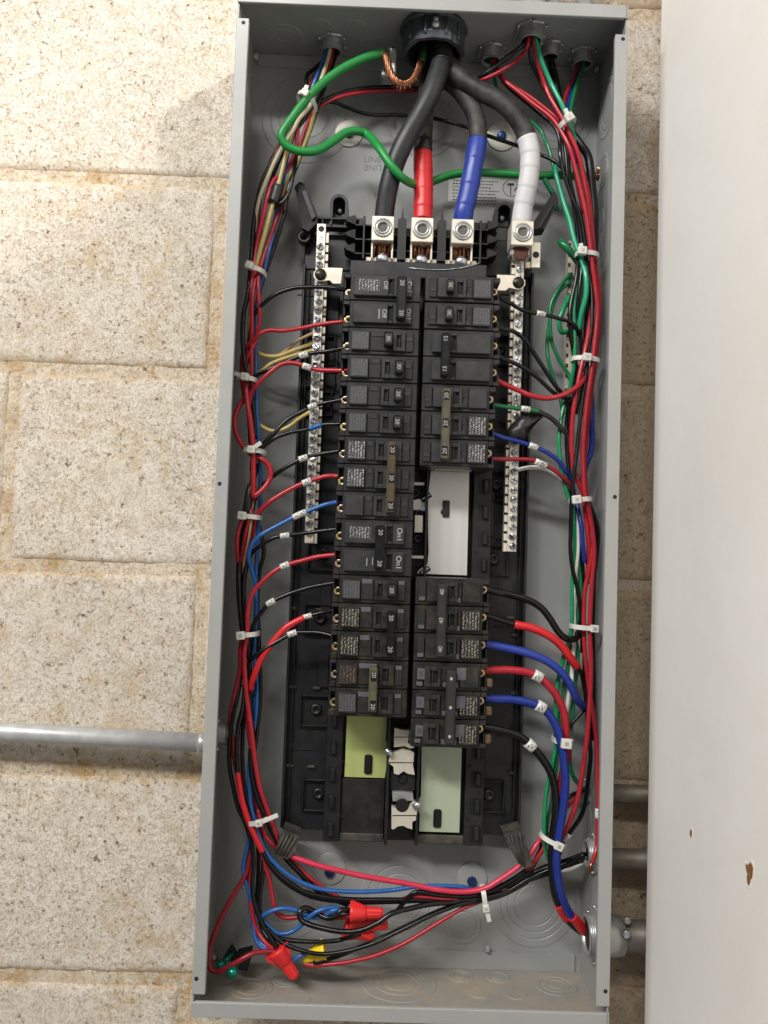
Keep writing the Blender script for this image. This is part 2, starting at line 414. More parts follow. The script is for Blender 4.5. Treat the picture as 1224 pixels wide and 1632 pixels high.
# drywall partition standing out from the wall
PX = 8.86
part = thing('drywall_partition', (PX + 2, -16, -30), 'pale beige drywall partition edge standing in front of the block wall at right', 'partition')
obj('drywall_sheet', G().box(PX, PX + 0.5, -34, 1.5, -34, 27.0, 0.02), 'drywall', part)
obj('light_block_core', G().box(PX + 0.5, PX + 4.0, -33.9, 1.4, -34, 26.9, 0.02), 'torn_paper', part)  # unseen solid core, added to stop key light coming through the wall gap
obj('drywall_sheet', G().box(PX + 4.0, PX + 4.5, -34, 1.5, -34, 27.0, 0.02), 'drywall', part)  # unseen far sheet, part of the thickness added to block the key light
for (cx, cy, w, h, sd) in ((1195, 1390, 0.22, 0.36, 3), (1102, 1328, 0.09, 0.16, 8)):
    c = hit(cx, cy, 0, PX)
    for nm, sc, off, mm in (('torn_paper_rim', 1.35, 0.012, 'torn_rim'), ('torn_paper_patch', 1.0, 0.022, 'torn_paper')):
        n = 18; vs = []
        for lay in (0, 1):
            for k in range(n):
                t = 2 * math.pi * k / n; r = (0.75 + 0.5 * noise.noise((math.cos(t) * 1.6 + sd, math.sin(t) * 1.6, sd))) * sc
                yy = c.y + w * r * math.cos(t) * 1.3; zz = c.z + h * r * math.sin(t) - 0.25 * h * r * math.cos(t)
                vs.append((PX + 0.01 - (off + 0.012 * random.random() if lay else 0), yy, zz))
        fs = [list(range(n, 2 * n))] + [[k, (k + 1) % n, n + (k + 1) % n, n + k] for k in range(n)]
        obj(nm, G()._add(vs, fs), mm, part)

# ================================================================== ENCLOSURE
W2, H2, D = 7.125, 18.14, 3.875; TH = 0.06
enc = thing('panel_enclosure', (0, D, -H2), 'tall open grey steel electrical panel enclosure on the block wall', 'enclosure')
obj('back_plate', G().box(-W2 + TH, W2 - TH, D - TH, D, -H2 + TH, H2 - TH, 0), 'paint', enc)
for sx in (-1, 1):
    obj('side_wall', G().box(sx * (W2 - TH), sx * W2, 0.05, D, -H2, H2, 0.01), 'paint', enc)
    fz1 = hit(*((388, 29) if sx < 0 else (993, 55)), 1, 0).z; fz0 = hit(*((318, 1585) if sx < 0 else (958, 1604)), 1, 0).z
    fl = obj('side_flange', G().box(sx * (W2 - 0.44), sx * (W2 + 0.015), -0.02, 0.04, fz0, fz1, 0.02), 'paint_edge', enc)
    obj('flange_return', G().box(sx * (W2 - 0.44), sx * (W2 - 0.39), 0.04, 0.2, fz0 + 0.05, fz1 - 0.05, 0.01), 'paint', fl)
    for q in (((388, 36), (350, 771), (313, 1560)) if sx < 0 else ((993, 62), (980, 792), (965, 1580))):
        p = hit(*q, 1, -0.02)
        obj('screw_hole', G().lathe((p.x, -0.022, p.z), (0, -1, 0), [(0.075, 0), (0.07, 0.004)], 14), 'hole', fl)
for sz in (-1, 1):
    nm = 'top_wall' if sz > 0 else 'bottom_wall'
    obj(nm, G().box(-W2, W2, 0.05, D, sz * (H2 - TH), sz * H2, 0.0), 'paint' if sz > 0 else 'paint_floor', enc)
    obj('front_lip', G().box(-W2 - 0.01, W2 - 0.06, -0.03, 0.05, sz * (H2 - 0.49), sz * (H2 + 0.01), 0.02), 'paint_edge', enc)
    obj('lip_end', G().box(W2 - 0.05, W2 + 0.02, -0.01, 0.05, sz * (H2 - 0.5), sz * H2, 0.01), 'paint', enc)
    obj('inner_lip', G().box(-W2 + 0.1, W2 - 0.1, 0.05, 0.12, sz * (H2 - 0.49), sz * (H2 - 0.42), 0.01), 'paint', enc)
# folded bands at the top and the bottom of the back
zb = at(780, 1517, 3.75).z
obj('folded_band', G().prism([(-6.9, -18.07), (6.85, -18.07), (6.85, zb), (-0.2, zb), (-0.55, zb - 0.22), (-6.9, zb - 0.22)], 3.72, 3.82), 'paint', enc)
zt = at(480, 108, 3.75).z
obj('folded_band', G().box(-6.9, 6.9, 3.74, 3.82, zt, 18.07, 0.02), 'paint', enc)
for (cx, cy) in ((408, 90), (951, 110), (777, 1512), (340, 1525)):
    p = at(cx, cy, 3.6); obj('weld_tab', G().box(p.x - 0.09, p.x + 0.09, 3.5, 3.74, p.z - 0.11, p.z + 0.11, 0.04), 'tin' if cy < 200 or cx < 400 else 'paint_edge', enc)
def knockout(p, n, radii, m='paint', hgt=0.024):
    prof = [(0.001, hgt)]
    for r in radii[:-1]:
        prof += [(r - 0.035, hgt), (r - 0.012, 0.004), (r + 0.012, 0.004), (r + 0.035, hgt)]
    R = radii[-1]
    prof += [(R - 0.02, hgt), (R, 0.004), (R + 0.02, 0.004), (R + 0.04, -0.002)]
    obj('knockout', G().lathe(p, n, prof, 48, False, (True, False)), m, enc)
YB = D - TH
for (x, y, rr) in ((490, 190, (0.8, 1.15, 1.5, 1.85)), (585, 158, (0.45, 0.6)), (676, 196, (0.9, 1.2, 1.45)), (762, 150, (0.4, 0.55)),
                   (893, 190, (0.7, 1.0, 1.3)), (452, 1418, (0.9, 1.25, 1.6, 1.9)), (637, 1432, (0.95, 1.25, 1.55)),
                   (738, 1475, (0.52, 0.7)), (852, 1442, (0.78, 1.05, 1.3, 1.62)), (560, 1478, (0.5, 0.7))):
    p = at(x, y, YB); knockout(p, (0, -1, 0), rr)
for (x, y, rr) in ((520, 1548, (0.42, 0.62)), (636, 1566, (0.62, 0.95, 1.42)), (733, 1552, (0.22, 0.36, 0.5)), (792, 1553, (0.3, 0.46)),
                   (764, 1582, (0.42,)), (822, 1584, (0.42,)), (886, 1570, (0.3, 0.55, 0.8)), (458, 1560, (0.45, 0.62)), (535, 1596, (0.42,)),
                   (472, 1592, (0.5,)), (400, 1574, (0.3, 0.55, 0.8))):
    p = hit(x, y, 2, -H2 + TH); p.y = min(3.2, max(0.9, p.y)); knockout(p, (0, 0, 1), rr, 'paint_floor')
for (x, y, rr) in ((452, 58, (0.25, 0.5, 0.78)), (511, 42, (0.44,)), (566, 43, (0.44,)), (592, 68, (0.3, 0.5)), (905, 58, (0.42,))):
    p = hit(x, y, 2, H2 - TH); p.y = min(3.0, max(0.9, p.y)); knockout(p, (0, 0, -1), rr)
for (x, y, rr) in ((968, 165, (0.75, 1.0, 1.3)), (962, 272, (0.5, 0.66)), (958, 352, (0.45,)), (957, 410, (0.45,)), (955, 465, (0.45,)), (936, 1300, (0.45,))):
    p = hit(x, y, 0, W2 - TH); p.y = min(2.9, max(1.5, p.y)); knockout(p, (-1, 0, 0), rr)
for z in (14.2, 12.6, 10.9, 9.2, 7.4, 5.6, -4, -12): knockout((-W2 + TH, 1.9, z), (1, 0, 0), (0.34, 0.5))

# writing on the back plate
stk = obj('warning_sticker', G().box(at(715, 290, YB).x, at(850, 290, YB).x, YB - 0.012, YB - 0.002, at(760, 323, YB).z, at(760, 285, YB).z, 0.003), 'sticker')
tag(stk, 'white printed instruction sticker behind the blue and white cables', 'sticker')
Xs = at(722, 290, YB).x; zs0 = at(760, 288, YB).z
for i, wd in enumerate((1.78, 1.62, 1.5, 1.84, 1.74, 1.8, 1.8)):
    x = Xs; k = 0
    g = G()
    while x < Xs + wd:
        w = random.uniform(0.04, 0.11); g.box(x, x + w, YB - 0.016, YB - 0.011, zs0 - 0.135 * i - 0.042, zs0 - 0.135 * i, 0); x += w + 0.035
    obj('text_line', g, 'print_dark', stk)
cc = at(815, 300, YB)
g = G().lathe((cc.x, YB - 0.012, cc.z), (0, -1, 0), [(0.36, 0), (0.36, 0.004), (0.335, 0.004), (0.335, 0)], 32, True, (False, False)); obj('circle_mark', g, 'print_dark', stk)
obj('pictogram', G().box(cc.x - 0.05, cc.x - 0.01, YB - 0.016, YB - 0.011, cc.z - 0.3, cc.z + 0.1, 0).box(cc.x - 0.16, cc.x + 0.1, YB - 0.016, YB - 0.011, cc.z + 0.1, cc.z + 0.2, 0), 'print_dark', stk)
obj('arrow', G().prism([(cc.x + 0.1, cc.z - 0.1), (cc.x + 0.13, cc.z - 0.13), (cc.x + 0.28, cc.z + 0.06), (cc.x + 0.33, cc.z + 0.02), (cc.x + 0.36, cc.z + 0.2), (cc.x + 0.18, cc.z + 0.16), (cc.x + 0.24, cc.z + 0.1)], YB - 0.017, YB - 0.011), 'hole', stk)
p = at(594, 255, YB); text('stamped_line', 'LINE', (p.x, YB - 0.003, p.z), (1, 0, 0), (0, 0, 1), 0.36, 'stamp', enc)
p = at(594, 267, YB); text('stamped_line', 'LINE', (p.x, YB - 0.003, p.z), (-1, 0, 0), (0, 0, -1), 0.36, 'stamp', enc)
p = at(598, 312, YB); text('stamped_letter', 'T', (p.x, YB - 0.003, p.z), (1, 0, 0), (0, 0, 1), 0.24, 'hole', enc)
p = at(628, 309, YB); text('stamped_letter', '61', (p.x, YB - 0.003, p.z), (1, 0, 0), (0, 0, 1), 0.24, 'hole', enc)
p = at(718, 330, YB); text('stamped_number', '08808', (p.x, YB - 0.003, p.z), (1, 0, 0), (0, 0, 1), 0.24, 'stamp', enc)

# fixing screws with big washers through the back
for (x, y, r, cap, lab) in ((556, 213, 0.58, None, 'round pale washer under the green ground wire, upper left'), (799, 218, 0.62, 'screw_blue', 'round washer with blue screw behind the white taped cable'),
                       (526, 1384, 0.62, 'screw_blue', 'round washer with blue screw behind the pink wire at lower left'), (752, 1399, 0.6, 'screw_blue', 'round washer with blue screw just above the lower horizontal zip tie')):
    p = at(x, y, YB)
    t = thing('washer', (p.x, YB, p.z), lab, 'washer', 'fixing washers on the back plate')
    obj('disc', G().lathe((p.x, YB - 0.001, p.z), (0, -1, 0), [(r, 0), (r, 0.04), (r - 0.03, 0.055), (r * 0.45, 0.03), (0.12, 0.04)], 36), 'washer' if cap is None or y < 300 else 'paint_edge', t)
    sc = obj('screw_head', G().lathe((p.x, YB - 0.04, p.z - (0.12 if y > 1000 else 0.0)), (0, -1, 0), [(0.2, 0), (0.2, 0.1), (0.16, 0.16), (0.05, 0.18)], 8, False), cap or 'screw_dark', t)

# ================================================================== INTERIOR BASE (black plastic pan, bus, lugs)
base = thing('breaker_base', (0, 3.8, -13), 'black plastic breaker base with exposed metal bus plates', 'breaker base')
YP = 3.0
zt_ = 8.0
obj('base_pan', G().box(-4.62, 4.42, YP, 3.78, -12.75, 8.9, 0.04).box(-4.62, -2.7, YP - 0.001, 3.7, 8.9, 10.35, 0.04).box(2.55, 4.4, YP - 0.001, 3.7, 8.9, 10.4, 0.04), 'plastic', base)
for sx in (-4.62, 4.42):
    s = 1 if sx < 0 else -1
    obj('edge_rail', G().box(sx, sx + s * 0.1, YP - 0.35, YP + 0.1, -12.6, 9.0, 0.02), 'plastic', base)
    obj('edge_rail', G().box(sx + s * 0.22, sx + s * 0.28, YP - 0.2, YP + 0.1, -12.4, 8.8, 0.02), 'plastic', base)
obj('bus_trough', G().box(-3.0, -2.38, 2.35, 3.2, -12.95, 8.6, 0.03).box(2.25, 2.98, 2.35, 3.2, -12.95, 8.6, 0.03).box(-2.9, 2.9, 2.85, 3.3, -13.0, 8.6, 0.03), 'plastic', base)
# stab pockets with bars along each row of breakers
for sx in (-1, 1):
    for zc in [k - 0.5 for k in range(-12, 9)]:
        x0 = sx * 2.45; x1 = sx * 2.92
        obj('clip_pocket', G().box(x0, x1, 2.335, 2.36, zc - 0.3, zc + 0.3, 0), 'pit', base)
        obj('clip_bar', G().box(sx * 2.62, sx * 2.82, 2.2, 2.4, zc - 0.24, zc + 0.26, 0.04), 'plastic', base)
        if int(zc) % 2: obj('rivet_hole', G().lathe((sx * 2.4, 2.33, zc - 0.5), (0, -1, 0), [(0.07, 0), (0.06, 0.01)], 10), 'pit', base)
# pockets, slots and bosses in the gutter between neutral bar and breakers
def pocket(x, z, w=0.62, h=1.05):
    fr = obj('screw_pocket', G().frame(x - w, x + w, YP - 0.2, YP + 0.02, z - h / 2 - 0.08, z + h / 2 + 0.08, x - w + 0.09, x + w - 0.09, z - h / 2, z + h / 2, 0.03), 'plastic', base)
    obj('pocket_floor', G().box(x - w + 0.09, x + w - 0.09, YP - 0.012, YP + 0.01, z - h / 2, z + h / 2, 0), 'pit', fr)
    obj('boss', G().lathe((x + 0.02, YP, z + 0.05), (0, -1, 0), [(0.24, 0), (0.2, 0.14), (0.1, 0.14), (0.08, 0.03)], 16), 'plastic', fr)
for (px, py) in ((510, 560), (505, 640), (515, 885), (510, 987), (503, 1132), (507, 1266), (795, 560), (790, 775), (785, 893), (778, 1268)):
    p = at(px, py, YP); pocket(p.x, p.z)
for (px, py, w, h) in ((480, 505, 0.2, 0.28), (527, 505, 0.2, 0.28), (467, 937, 0.08, 0.55), (505, 937, 0.16, 0.5), (462, 1050, 0.08, 0.6), (500, 1050, 0.16, 0.55),
                       (458, 1172, 0.08, 0.5), (494, 1172, 0.16, 0.5), (830, 505, 0.2, 0.25), (796, 933, 0.14, 0.42), (826, 935, 0.1, 0.45), (829, 812, 0.12, 0.5), (800, 812, 0.14, 0.4),
                       (471, 622, 0.22, 0.3), (472, 578, 0.2, 0.35), (835, 640, 0.14, 0.4), (820, 1160, 0.08, 0.5), (795, 1165, 0.12, 0.4), (525, 792, 0.18, 0.5), (474, 790, 0.1, 0.5)):
    p = at(px, py, YP); p.x = max(-4.3 + w - 0.02, min(4.1 - w, p.x)); obj('slot', G().box(p.x - w, p.x + w, YP - 0.006, YP + 0.02, p.z - h / 2, p.z + h / 2, 0), 'pit', base)
for (px, py) in ((474, 470), (472, 640), (468, 760), (463, 905), (458, 1062), (456, 1193), (838, 470), (838, 610), (836, 720), (835, 860), (833, 1000), (832, 1120)):
    p = at(px, py, YP); s = 1 if px < 650 else -1
    obj('seam_rib', G().box(p.x, p.x + s * 1.1, YP - 0.05, YP + 0.02, p.z - 0.035, p.z + 0.035, 0.015), 'plastic', base)
for (px, py) in ((470, 970), (466, 1095), (461, 1220), (509, 972), (505, 1097), (496, 1222), (820, 1013), (818, 1105), (815, 1232), (812, 985)):
    p = at(px, py, YP); obj('catch', G().box(p.x - 0.16, p.x + 0.16, YP - 0.14, YP, p.z - 0.06, p.z + 0.08, 0.05), 'foot', base)
for (px, py) in ((535, 493), (532, 611), (545, 760), (779, 845)):
    p = at(px, py, YP - 0.05); obj('ring_mark', G().lathe((p.x, YP, p.z), (0, -1, 0), [(0.13, 0), (0.13, 0.06), (0.1, 0.06), (0.1, 0.04)], 16), 'plastic', base)
for (px, py, w, h) in ((531, 574, 0.2, 0.5), (531, 492, 0.24, 0.5), (525, 612, 0.24, 0.4), (520, 950, 0.22, 0.6), (515, 1070, 0.22, 0.6), (779, 820, 0.22, 0.9)):
    p = at(px, py, YP); obj('rib_plate', G().box(p.x - w, p.x + w, YP - 0.12, YP + 0.02, p.z - h, p.z + h, 0.03), 'plastic', base)
# left arm, mounting ears, top strip
def P2(px, py, Y=2.4): p = at(px, py, Y); return (p.x, p.z)
arm = obj('arm', G().prism([P2(471, 300), P2(478, 293), P2(485, 296), P2(506, 343), P2(507, 357), P2(492, 372), P2(482, 366)], 2.2, 2.9), 'pit', base)
obj('arm_rib', G().prism([P2(481, 305, 2.1), P2(487, 303, 2.1), P2(503, 345, 2.1), P2(497, 350, 2.1)], 2.08, 2.25), 'plastic', arm)
obj('arm_hole', G().lathe((*[P2(474, 304)[0]], 2.19, P2(474, 304)[1]), (0, -1, 0), [(0.1, 0), (0.09, 0.01)], 12), 'pit', arm)
arm = obj('arm', G().prism([P2(884, 317), P2(887, 327), P2(866, 370), P2(848, 372), P2(846, 362), P2(879, 312)], 2.0, 2.7), 'pit', base)
obj('arm_rib', G().prism([P2(880, 322, 1.9), P2(883, 325, 1.9), P2(862, 362, 1.9), P2(855, 364, 1.9)], 1.9, 2.05), 'handle', arm)
p = at(485, 378, 2.6); obj('eyelet', G().lathe((p.x, 2.9, p.z), (0, -1, 0), [(0.26, 0), (0.26, 0.4), (0.14, 0.4), (0.12, 0.1)], 20), 'plastic', base)
for (px, py) in ((541, 335), (801, 347)):
    p = at(px, py, 3.0); x, z = p.x, p.z
    n = 14; out = [(x + 0.36 * math.cos(math.pi * k / n), z + 0.12 + 0.36 * math.sin(math.pi * k / n)) for k in range(n + 1)]
    out += [(x - 0.36, z - 0.75), (x - 0.24, z - 0.75)] + [(x + 0.24 * math.cos(math.pi * k / n), z + 0.12 + 0.24 * math.sin(math.pi * k / n)) for k in range(n, -1, -1)] + [(x + 0.24, z - 0.75), (x + 0.36, z - 0.75)]
    ear = obj('mounting_ear', G().prism(out, 2.6, 3.3), 'plastic', base)
    obj('ear_floor', G().box(x - 0.3, x + 0.3, 3.2, 3.3, z - 0.3, z + 0.45, 0.02), 'plastic', ear)
    obj('ear_screw', G().lathe((x, 3.25, z + 0.06), (0, -1, 0), [(0.17, 0), (0.17, 0.1), (0.11, 0.16), (0.03, 0.17)], 16), 'zinc', ear)
zz = at(540, 356, 2.8).z
obj('top_ledge', G().frame(-4.55, -2.35, 2.5, 3.0, zz - 0.28, zz + 0.12, -4.3, -2.5, zz - 0.18, zz + 0.04), 'plastic', base)
for xx in (-3.95, -3.6): obj('ledge_rib', G().box(xx, xx + 0.06, 2.5, 3.0, zz - 0.28, zz + 0.1, 0.01), 'plastic', base)
obj('top_ledge', G().box(1.75, 2.75, 2.5, 3.0, zz - 0.2, zz + 0.14, 0.03), 'plastic', base)
# barriers beside and between the lugs
obj('lug_bay', G().box(-2.7, 2.5, 2.7, 3.1, 8.9, 10.6, 0.02), 'pit', base)
for (x0, x1) in ((-2.6, -1.95), (1.9, 2.45)):
    for z in (9.15, 9.7, 10.25):
        obj('barrier_fin', G().box(x0, x1, 1.7, 2.8, z - 0.03, z + 0.03, 0.01), 'plastic', base)
        xe = x0 if x0 < 0 else x1; s = -1 if x0 < 0 else 1
        obj('fin_tooth', G().prism([(xe, z + 0.08), (xe + s * 0.32, z + 0.2), (xe + s * 0.42, z + 0.3), (xe + s * 0.1, z + 0.44), (xe, z + 0.44)], 1.9, 2.8), 'pit', base)
    xm = -2.27 if x0 < 0 else 2.15
    obj('barrier_post', G().box(xm - 0.04, xm + 0.04, 1.55, 2.8, 8.9, 10.55, 0.015), 'plastic', base)
for xm in (-0.83, 0.68):
    obj('barrier_wall', G().prism([(xm - 0.16, 8.9), (xm + 0.16, 8.9), (xm + 0.16, 10.45), (xm + 0.05, 10.5), (xm + 0.02, 10.85), (xm - 0.02, 10.85), (xm - 0.05, 10.5), (xm - 0.16, 10.45)], 1.5, 2.9), 'plastic', base)
    for z in (9.35, 9.95): obj('barrier_fin', G().box(xm - 0.36, xm + 0.36, 1.8, 2.8, z - 0.03, z + 0.03, 0.01), 'plastic', base)
# main lugs
def lug(x, z0, z1, w, yf):
    t = obj('main_lug', G().box(x - w, x + w, yf, yf + 1.0, z0, z1, 0.03), 'tin', base)
    zc = (z0 + z1) / 2 + 0.02
    obj('set_screw', G().lathe((x, yf + 0.01, zc), (0, -1, 0), [(0.37, 0), (0.37, 0.03), (0.345, 0.07), (0.30, 0.075), (0.285, 0.04), (0.265, 0.04), (0.25, 0.085), (0.185, 0.085), (0.175, 0.0)], 32, True, (False, False)), 'zinc_dull', t)
    obj('hex_socket', G().lathe((x, yf - 0.002, zc), (0, -1, 0), [(0.19, 0), (0.18, 0.006)], 6, False), 'socket', t)
    return t
for x in (-1.56, -0.08, 1.44):
    t = lug(x, 9.5, 10.45, 0.42, 1.25)
    g = G()
    for k in range(14):
        xx = x - 0.3 + 0.6 * k / 13; dy = random.uniform(0, 0.35)
        g.tube([(xx, 1.55 + dy, 9.6), (xx + random.uniform(-.05, .05), 1.5 + dy, 9.3), (xx + random.uniform(-.08, .08), 1.75 + dy, 9.02)], 0.035, 6)
    st = obj('cable_strands', g, 'copper', base); st['kind'] = 'stuff'
    obj('clamp_foot', G().box(x - 0.62, x + 0.62, 1.8, 1.95, 8.6, 9.08, 0.03).box(x - 0.42, x - 0.34, 1.5, 1.9, 8.9, 9.5, 0.02).box(x + 0.34, x + 0.42, 1.5, 1.9, 8.9, 9.5, 0.02), 'tin', base)
    obj('clamp_bolt', G().lathe((x + 0.02, 1.8, 8.98), (0, -1, 0), [(0.24, 0), (0.24, 0.1), (0.17, 0.2), (0.06, 0.24)], 18), 'zinc', base)
# dark cover strip over the first breakers
obj('cover_strip', G().box(-2.72, 2.35, 0.95, 1.1, 8.02, 8.62, 0.03), 'breaker', base)
g = G().tube([at(x, y, 0.93) for x, y in ((650, 427), (664, 428), (685, 430), (710, 430), (735, 427), (752, 423), (765, 419))], 0.022, 6)
obj('edge_glint', g, 'zinc', base)  # bright tube standing in for the reflection along the cover edge
# bus plates
def outline(pts, Y): return [(at(x, y, Y).x, at(x, y, Y).z) for x, y in pts]
YBUS = 2.45
pl = obj('bus_plate', G().prism(outline([(687, 749), (748, 752), (744, 917), (665, 914), (668, 908), (681, 899), (683, 880), (682, 815), (655, 812), (655, 798), (670, 795), (683, 784)], YBUS), YBUS, YBUS + 0.12), 'alu', base)
p = at(711, 811, YBUS); obj('plate_clip', G().box(p.x - 0.13, p.x + 0.13, YBUS - 0.1, YBUS + 0.02, p.z - 0.32, p.z + 0.32, 0.03).box(p.x - 0.2, p.x - 0.1, YBUS - 0.06, YBUS + 0.02, p.z - 0.2, p.z - 0.05, 0.02), 'breaker', pl)
for (cx, cy) in ((679, 793), (677, 910)):
    p = at(cx, cy, YBUS); q = G(lambda v, p=p: Vector((p.x + v.x * 0.8 - v.z * 0.6, v.y, p.z + v.x * 0.6 + v.z * 0.8)))
    obj('plate_slot', q.box(-0.22, 0.22, YBUS - 0.02, YBUS + 0.01, -0.1, 0.1, 0.03), 'pit', pl)
    q = G(lambda v, p=p: Vector((p.x + v.x * 0.8 - v.z * 0.6, v.y, p.z + v.x * 0.6 + v.z * 0.8)))
    obj('slot_lip', q.box(-0.15, 0.17, YBUS - 0.03, YBUS - 0.018, -0.02, 0.06, 0.01), 'alu', pl)
obj('plate_fold', G().box(0.66, 2.08, 1.55, 1.75, at(700, 748, 1.6).z - 0.04, at(700, 737, 1.6).z, 0.05), 'washer', base)
pl = obj('bus_plate', G().prism(outline([(553, 1141), (617, 1141), (615, 1180), (620, 1190), (617, 1212), (613, 1240), (549, 1238)], YBUS), YBUS, YBUS + 0.12), 'green_plate', base)
pl['label'] = 'yellow-green bus plate'
p = at(587, 1218, YBUS); obj('plate_clip', G().box(p.x - 0.15, p.x + 0.15, YBUS - 0.1, YBUS + 0.02, p.z - 0.36, p.z + 0.36, 0.06), 'handle', pl)
pl = obj('bus_plate', G().prism(outline([(672, 1190), (736, 1191), (732, 1327), (668, 1325), (669, 1296), (664, 1291), (666, 1277), (671, 1268)], YBUS), YBUS, YBUS + 0.12), 'pale_green_plate', base)
pl['label'] = 'pale green bus plate'
p = at(697, 1304, YBUS); obj('plate_clip', G().box(p.x - 0.15, p.x + 0.15, YBUS - 0.1, YBUS + 0.02, p.z - 0.34, p.z + 0.34, 0.06), 'handle', pl)
# bright centre stabs
def stab(pts, Y=1.95, m='tin', nm='bus_stab', th=0.35):
    return obj(nm, G().prism(outline(pts, Y), Y, Y + th), m, base)
stab([(629, 1160), (640, 1163), (652, 1164), (651, 1174), (628, 1174)])
stab([(628, 1175.5), (651, 1175.5), (650, 1184), (661, 1191), (655, 1193), (644, 1189), (637, 1190), (628, 1191)], 1.97)
stab([(629, 1199), (641, 1194), (655, 1197), (660, 1200), (659, 1215), (619, 1214.5), (621, 1205)], 1.95)
stab([(620, 1216.5), (658, 1216.5), (660, 1230), (661, 1235), (650, 1233), (643, 1229), (635, 1235), (628, 1233), (627, 1222)], 1.98)
stab([(625, 1262), (640, 1262), (658, 1264), (659, 1276), (626, 1277)], 2.05, 'zinc_dull')
stab([(624, 1286), (632, 1288), (640, 1291), (650, 1288), (659, 1277), (667, 1281), (664, 1299), (624, 1299)], 1.95)
stab([(624, 1301), (663, 1301), (663, 1307), (657, 1310), (657, 1322), (648, 1319), (643, 1316), (634, 1317), (627, 1322), (624, 1321)], 1.98)
for (cx, cy, s) in ((619, 1198, -1), (664, 1283, 1)):
    p = at(cx, cy, 1.9); d = Vector((0.82, 0, 0.57 * s))
    bolt = obj('stab_bolt', G().lathe(Vector((p.x, 1.85, p.z)) - d * 0.16, d, [(0.05, 0), (0.12, 0.04), (0.12, 0.3), (0.05, 0.34)], 12), 'zinc', base)
p = at(642, 1244, 2.2); obj('centre_block', G().box(p.x - 0.5, p.x + 0.5, 2.2, 2.9, p.z - 0.4, p.z + 0.32, 0.05), 'plastic', base)
obj('centre_screw', G().lathe((p.x, 2.2, p.z + 0.05), (0, -1, 0), [(0.2, 0), (0.16, 0.05), (0.05, 0.02)], 14), 'pit', base)
p = at(641, 1286, 1.94); obj('stab_hole', G().lathe((p.x, 1.95, p.z + 0.05), (0, -1, 0), [(0.25, 0), (0.24, 0.008)], 18), 'pit', base)
obj('centre_wall', G().box(-0.72, -0.6, 2.0, 2.9, -12.9, 8.4, 0.02).box(0.42, 0.52, 2.0, 2.9, -12.9, 8.4, 0.02), 'plastic', base)
for (px, py, w, h) in ((663, 771, 0.32, 0.06), (667, 835, 0.16, 0.33), (666, 888, 0.3, 0.06)):
    p = at(px, py, 2.2); obj('stab_edge', G().box(p.x - w, p.x + w, 2.1, 2.4, p.z - h, p.z + h, 0.02), 'tin', base)
for (px, py) in ((668, 819), (666, 858), (662, 785)):
    p = at(px, py, 2.3); obj('post', G().lathe((p.x, 2.85, p.z), (0, -1, 0), [(0.17, 0), (0.17, 0.5), (0.08, 0.5), (0.07, 0.3)], 16), 'plastic', base)
obj('lower_panel', G().box(-2.36, -0.74, 2.5, 2.9, -12.72, -10.66, 0.02), 'plastic_low', base)
obj('lower_ledge', G().box(-2.4, -0.74, 2.45, 2.9, -12.95, -12.66, 0.03), 'foot', base); obj('lower_ledge', G().box(0.52, 2.3, 2.45, 2.9, -12.95, -12.64, 0.03), 'foot', base)
for pts in ([(450, 1322), (476, 1333), (470, 1360), (458, 1369), (436, 1363), (446, 1335)], [(803, 1330), (832, 1322), (849, 1378), (838, 1385), (826, 1376), (812, 1352)]):
    ft = obj('worn_foot', G().prism(outline(pts, 1.6), 1.6, 2.6), 'foot', base); ft['label'] = 'worn dusty plastic foot'
    ctr = sum(p[0] for p in pts) / len(pts)
    for k in range(4):
        f = 0.15 + 0.24 * k
        a = (pts[0][0] * (1 - f) + pts[1][0] * f, pts[0][1] * (1 - f) + pts[1][1] * f + 3)
        bq = (pts[4][0] * (1 - f) + pts[3][0] * f, pts[4][1] * (1 - f) + pts[3][1] * f - 3)
        obj('foot_ridge', G().tube([at(*a, 1.58), at((a[0] + bq[0]) / 2 + random.uniform(-2, 2), (a[1] + bq[1]) / 2, 1.57), at(*bq, 1.58)], 0.04, 6), 'foot', ft)

# ================================================================== NEUTRAL / GROUND BARS
scr_mesh = None
def screw(parent, p, tilt=None, r=0.135):
    global scr_mesh
    if scr_mesh is None:
        g = G(); n = 18
        g.lathe((0, 0, 0), (0, -1, 0), [(0.09, 0.1), (0.135, 0.0), (0.135, -0.0), (0.135, 0.06), (0.115, 0.09), (0.1, 0.075)], n)
        # slot and cross
        scr_mesh = mesh_of(g, 'screw', 'zinc', Vector((0, 0, 0)))
        g = G().box(-0.115, 0.115, -0.115, -0.095, -0.02, 0.02, 0.005).box(-0.02, 0.02, -0.114, -0.094, -0.09, 0.09, 0.005)
        global slot_mesh; slot_mesh = mesh_of(g, 'slot', 'screw_dark', Vector((0, 0, 0)))
    o = place('screw', scr_mesh, p, parent)
    o.rotation_euler = (random.uniform(-.32, .32), random.uniform(0, 3), random.uniform(-.32, .32))
    s = place('slot', slot_mesh, p + Vector((0, 0.012, 0)), o); s.location = (0, 0.0003, 0)
    return o
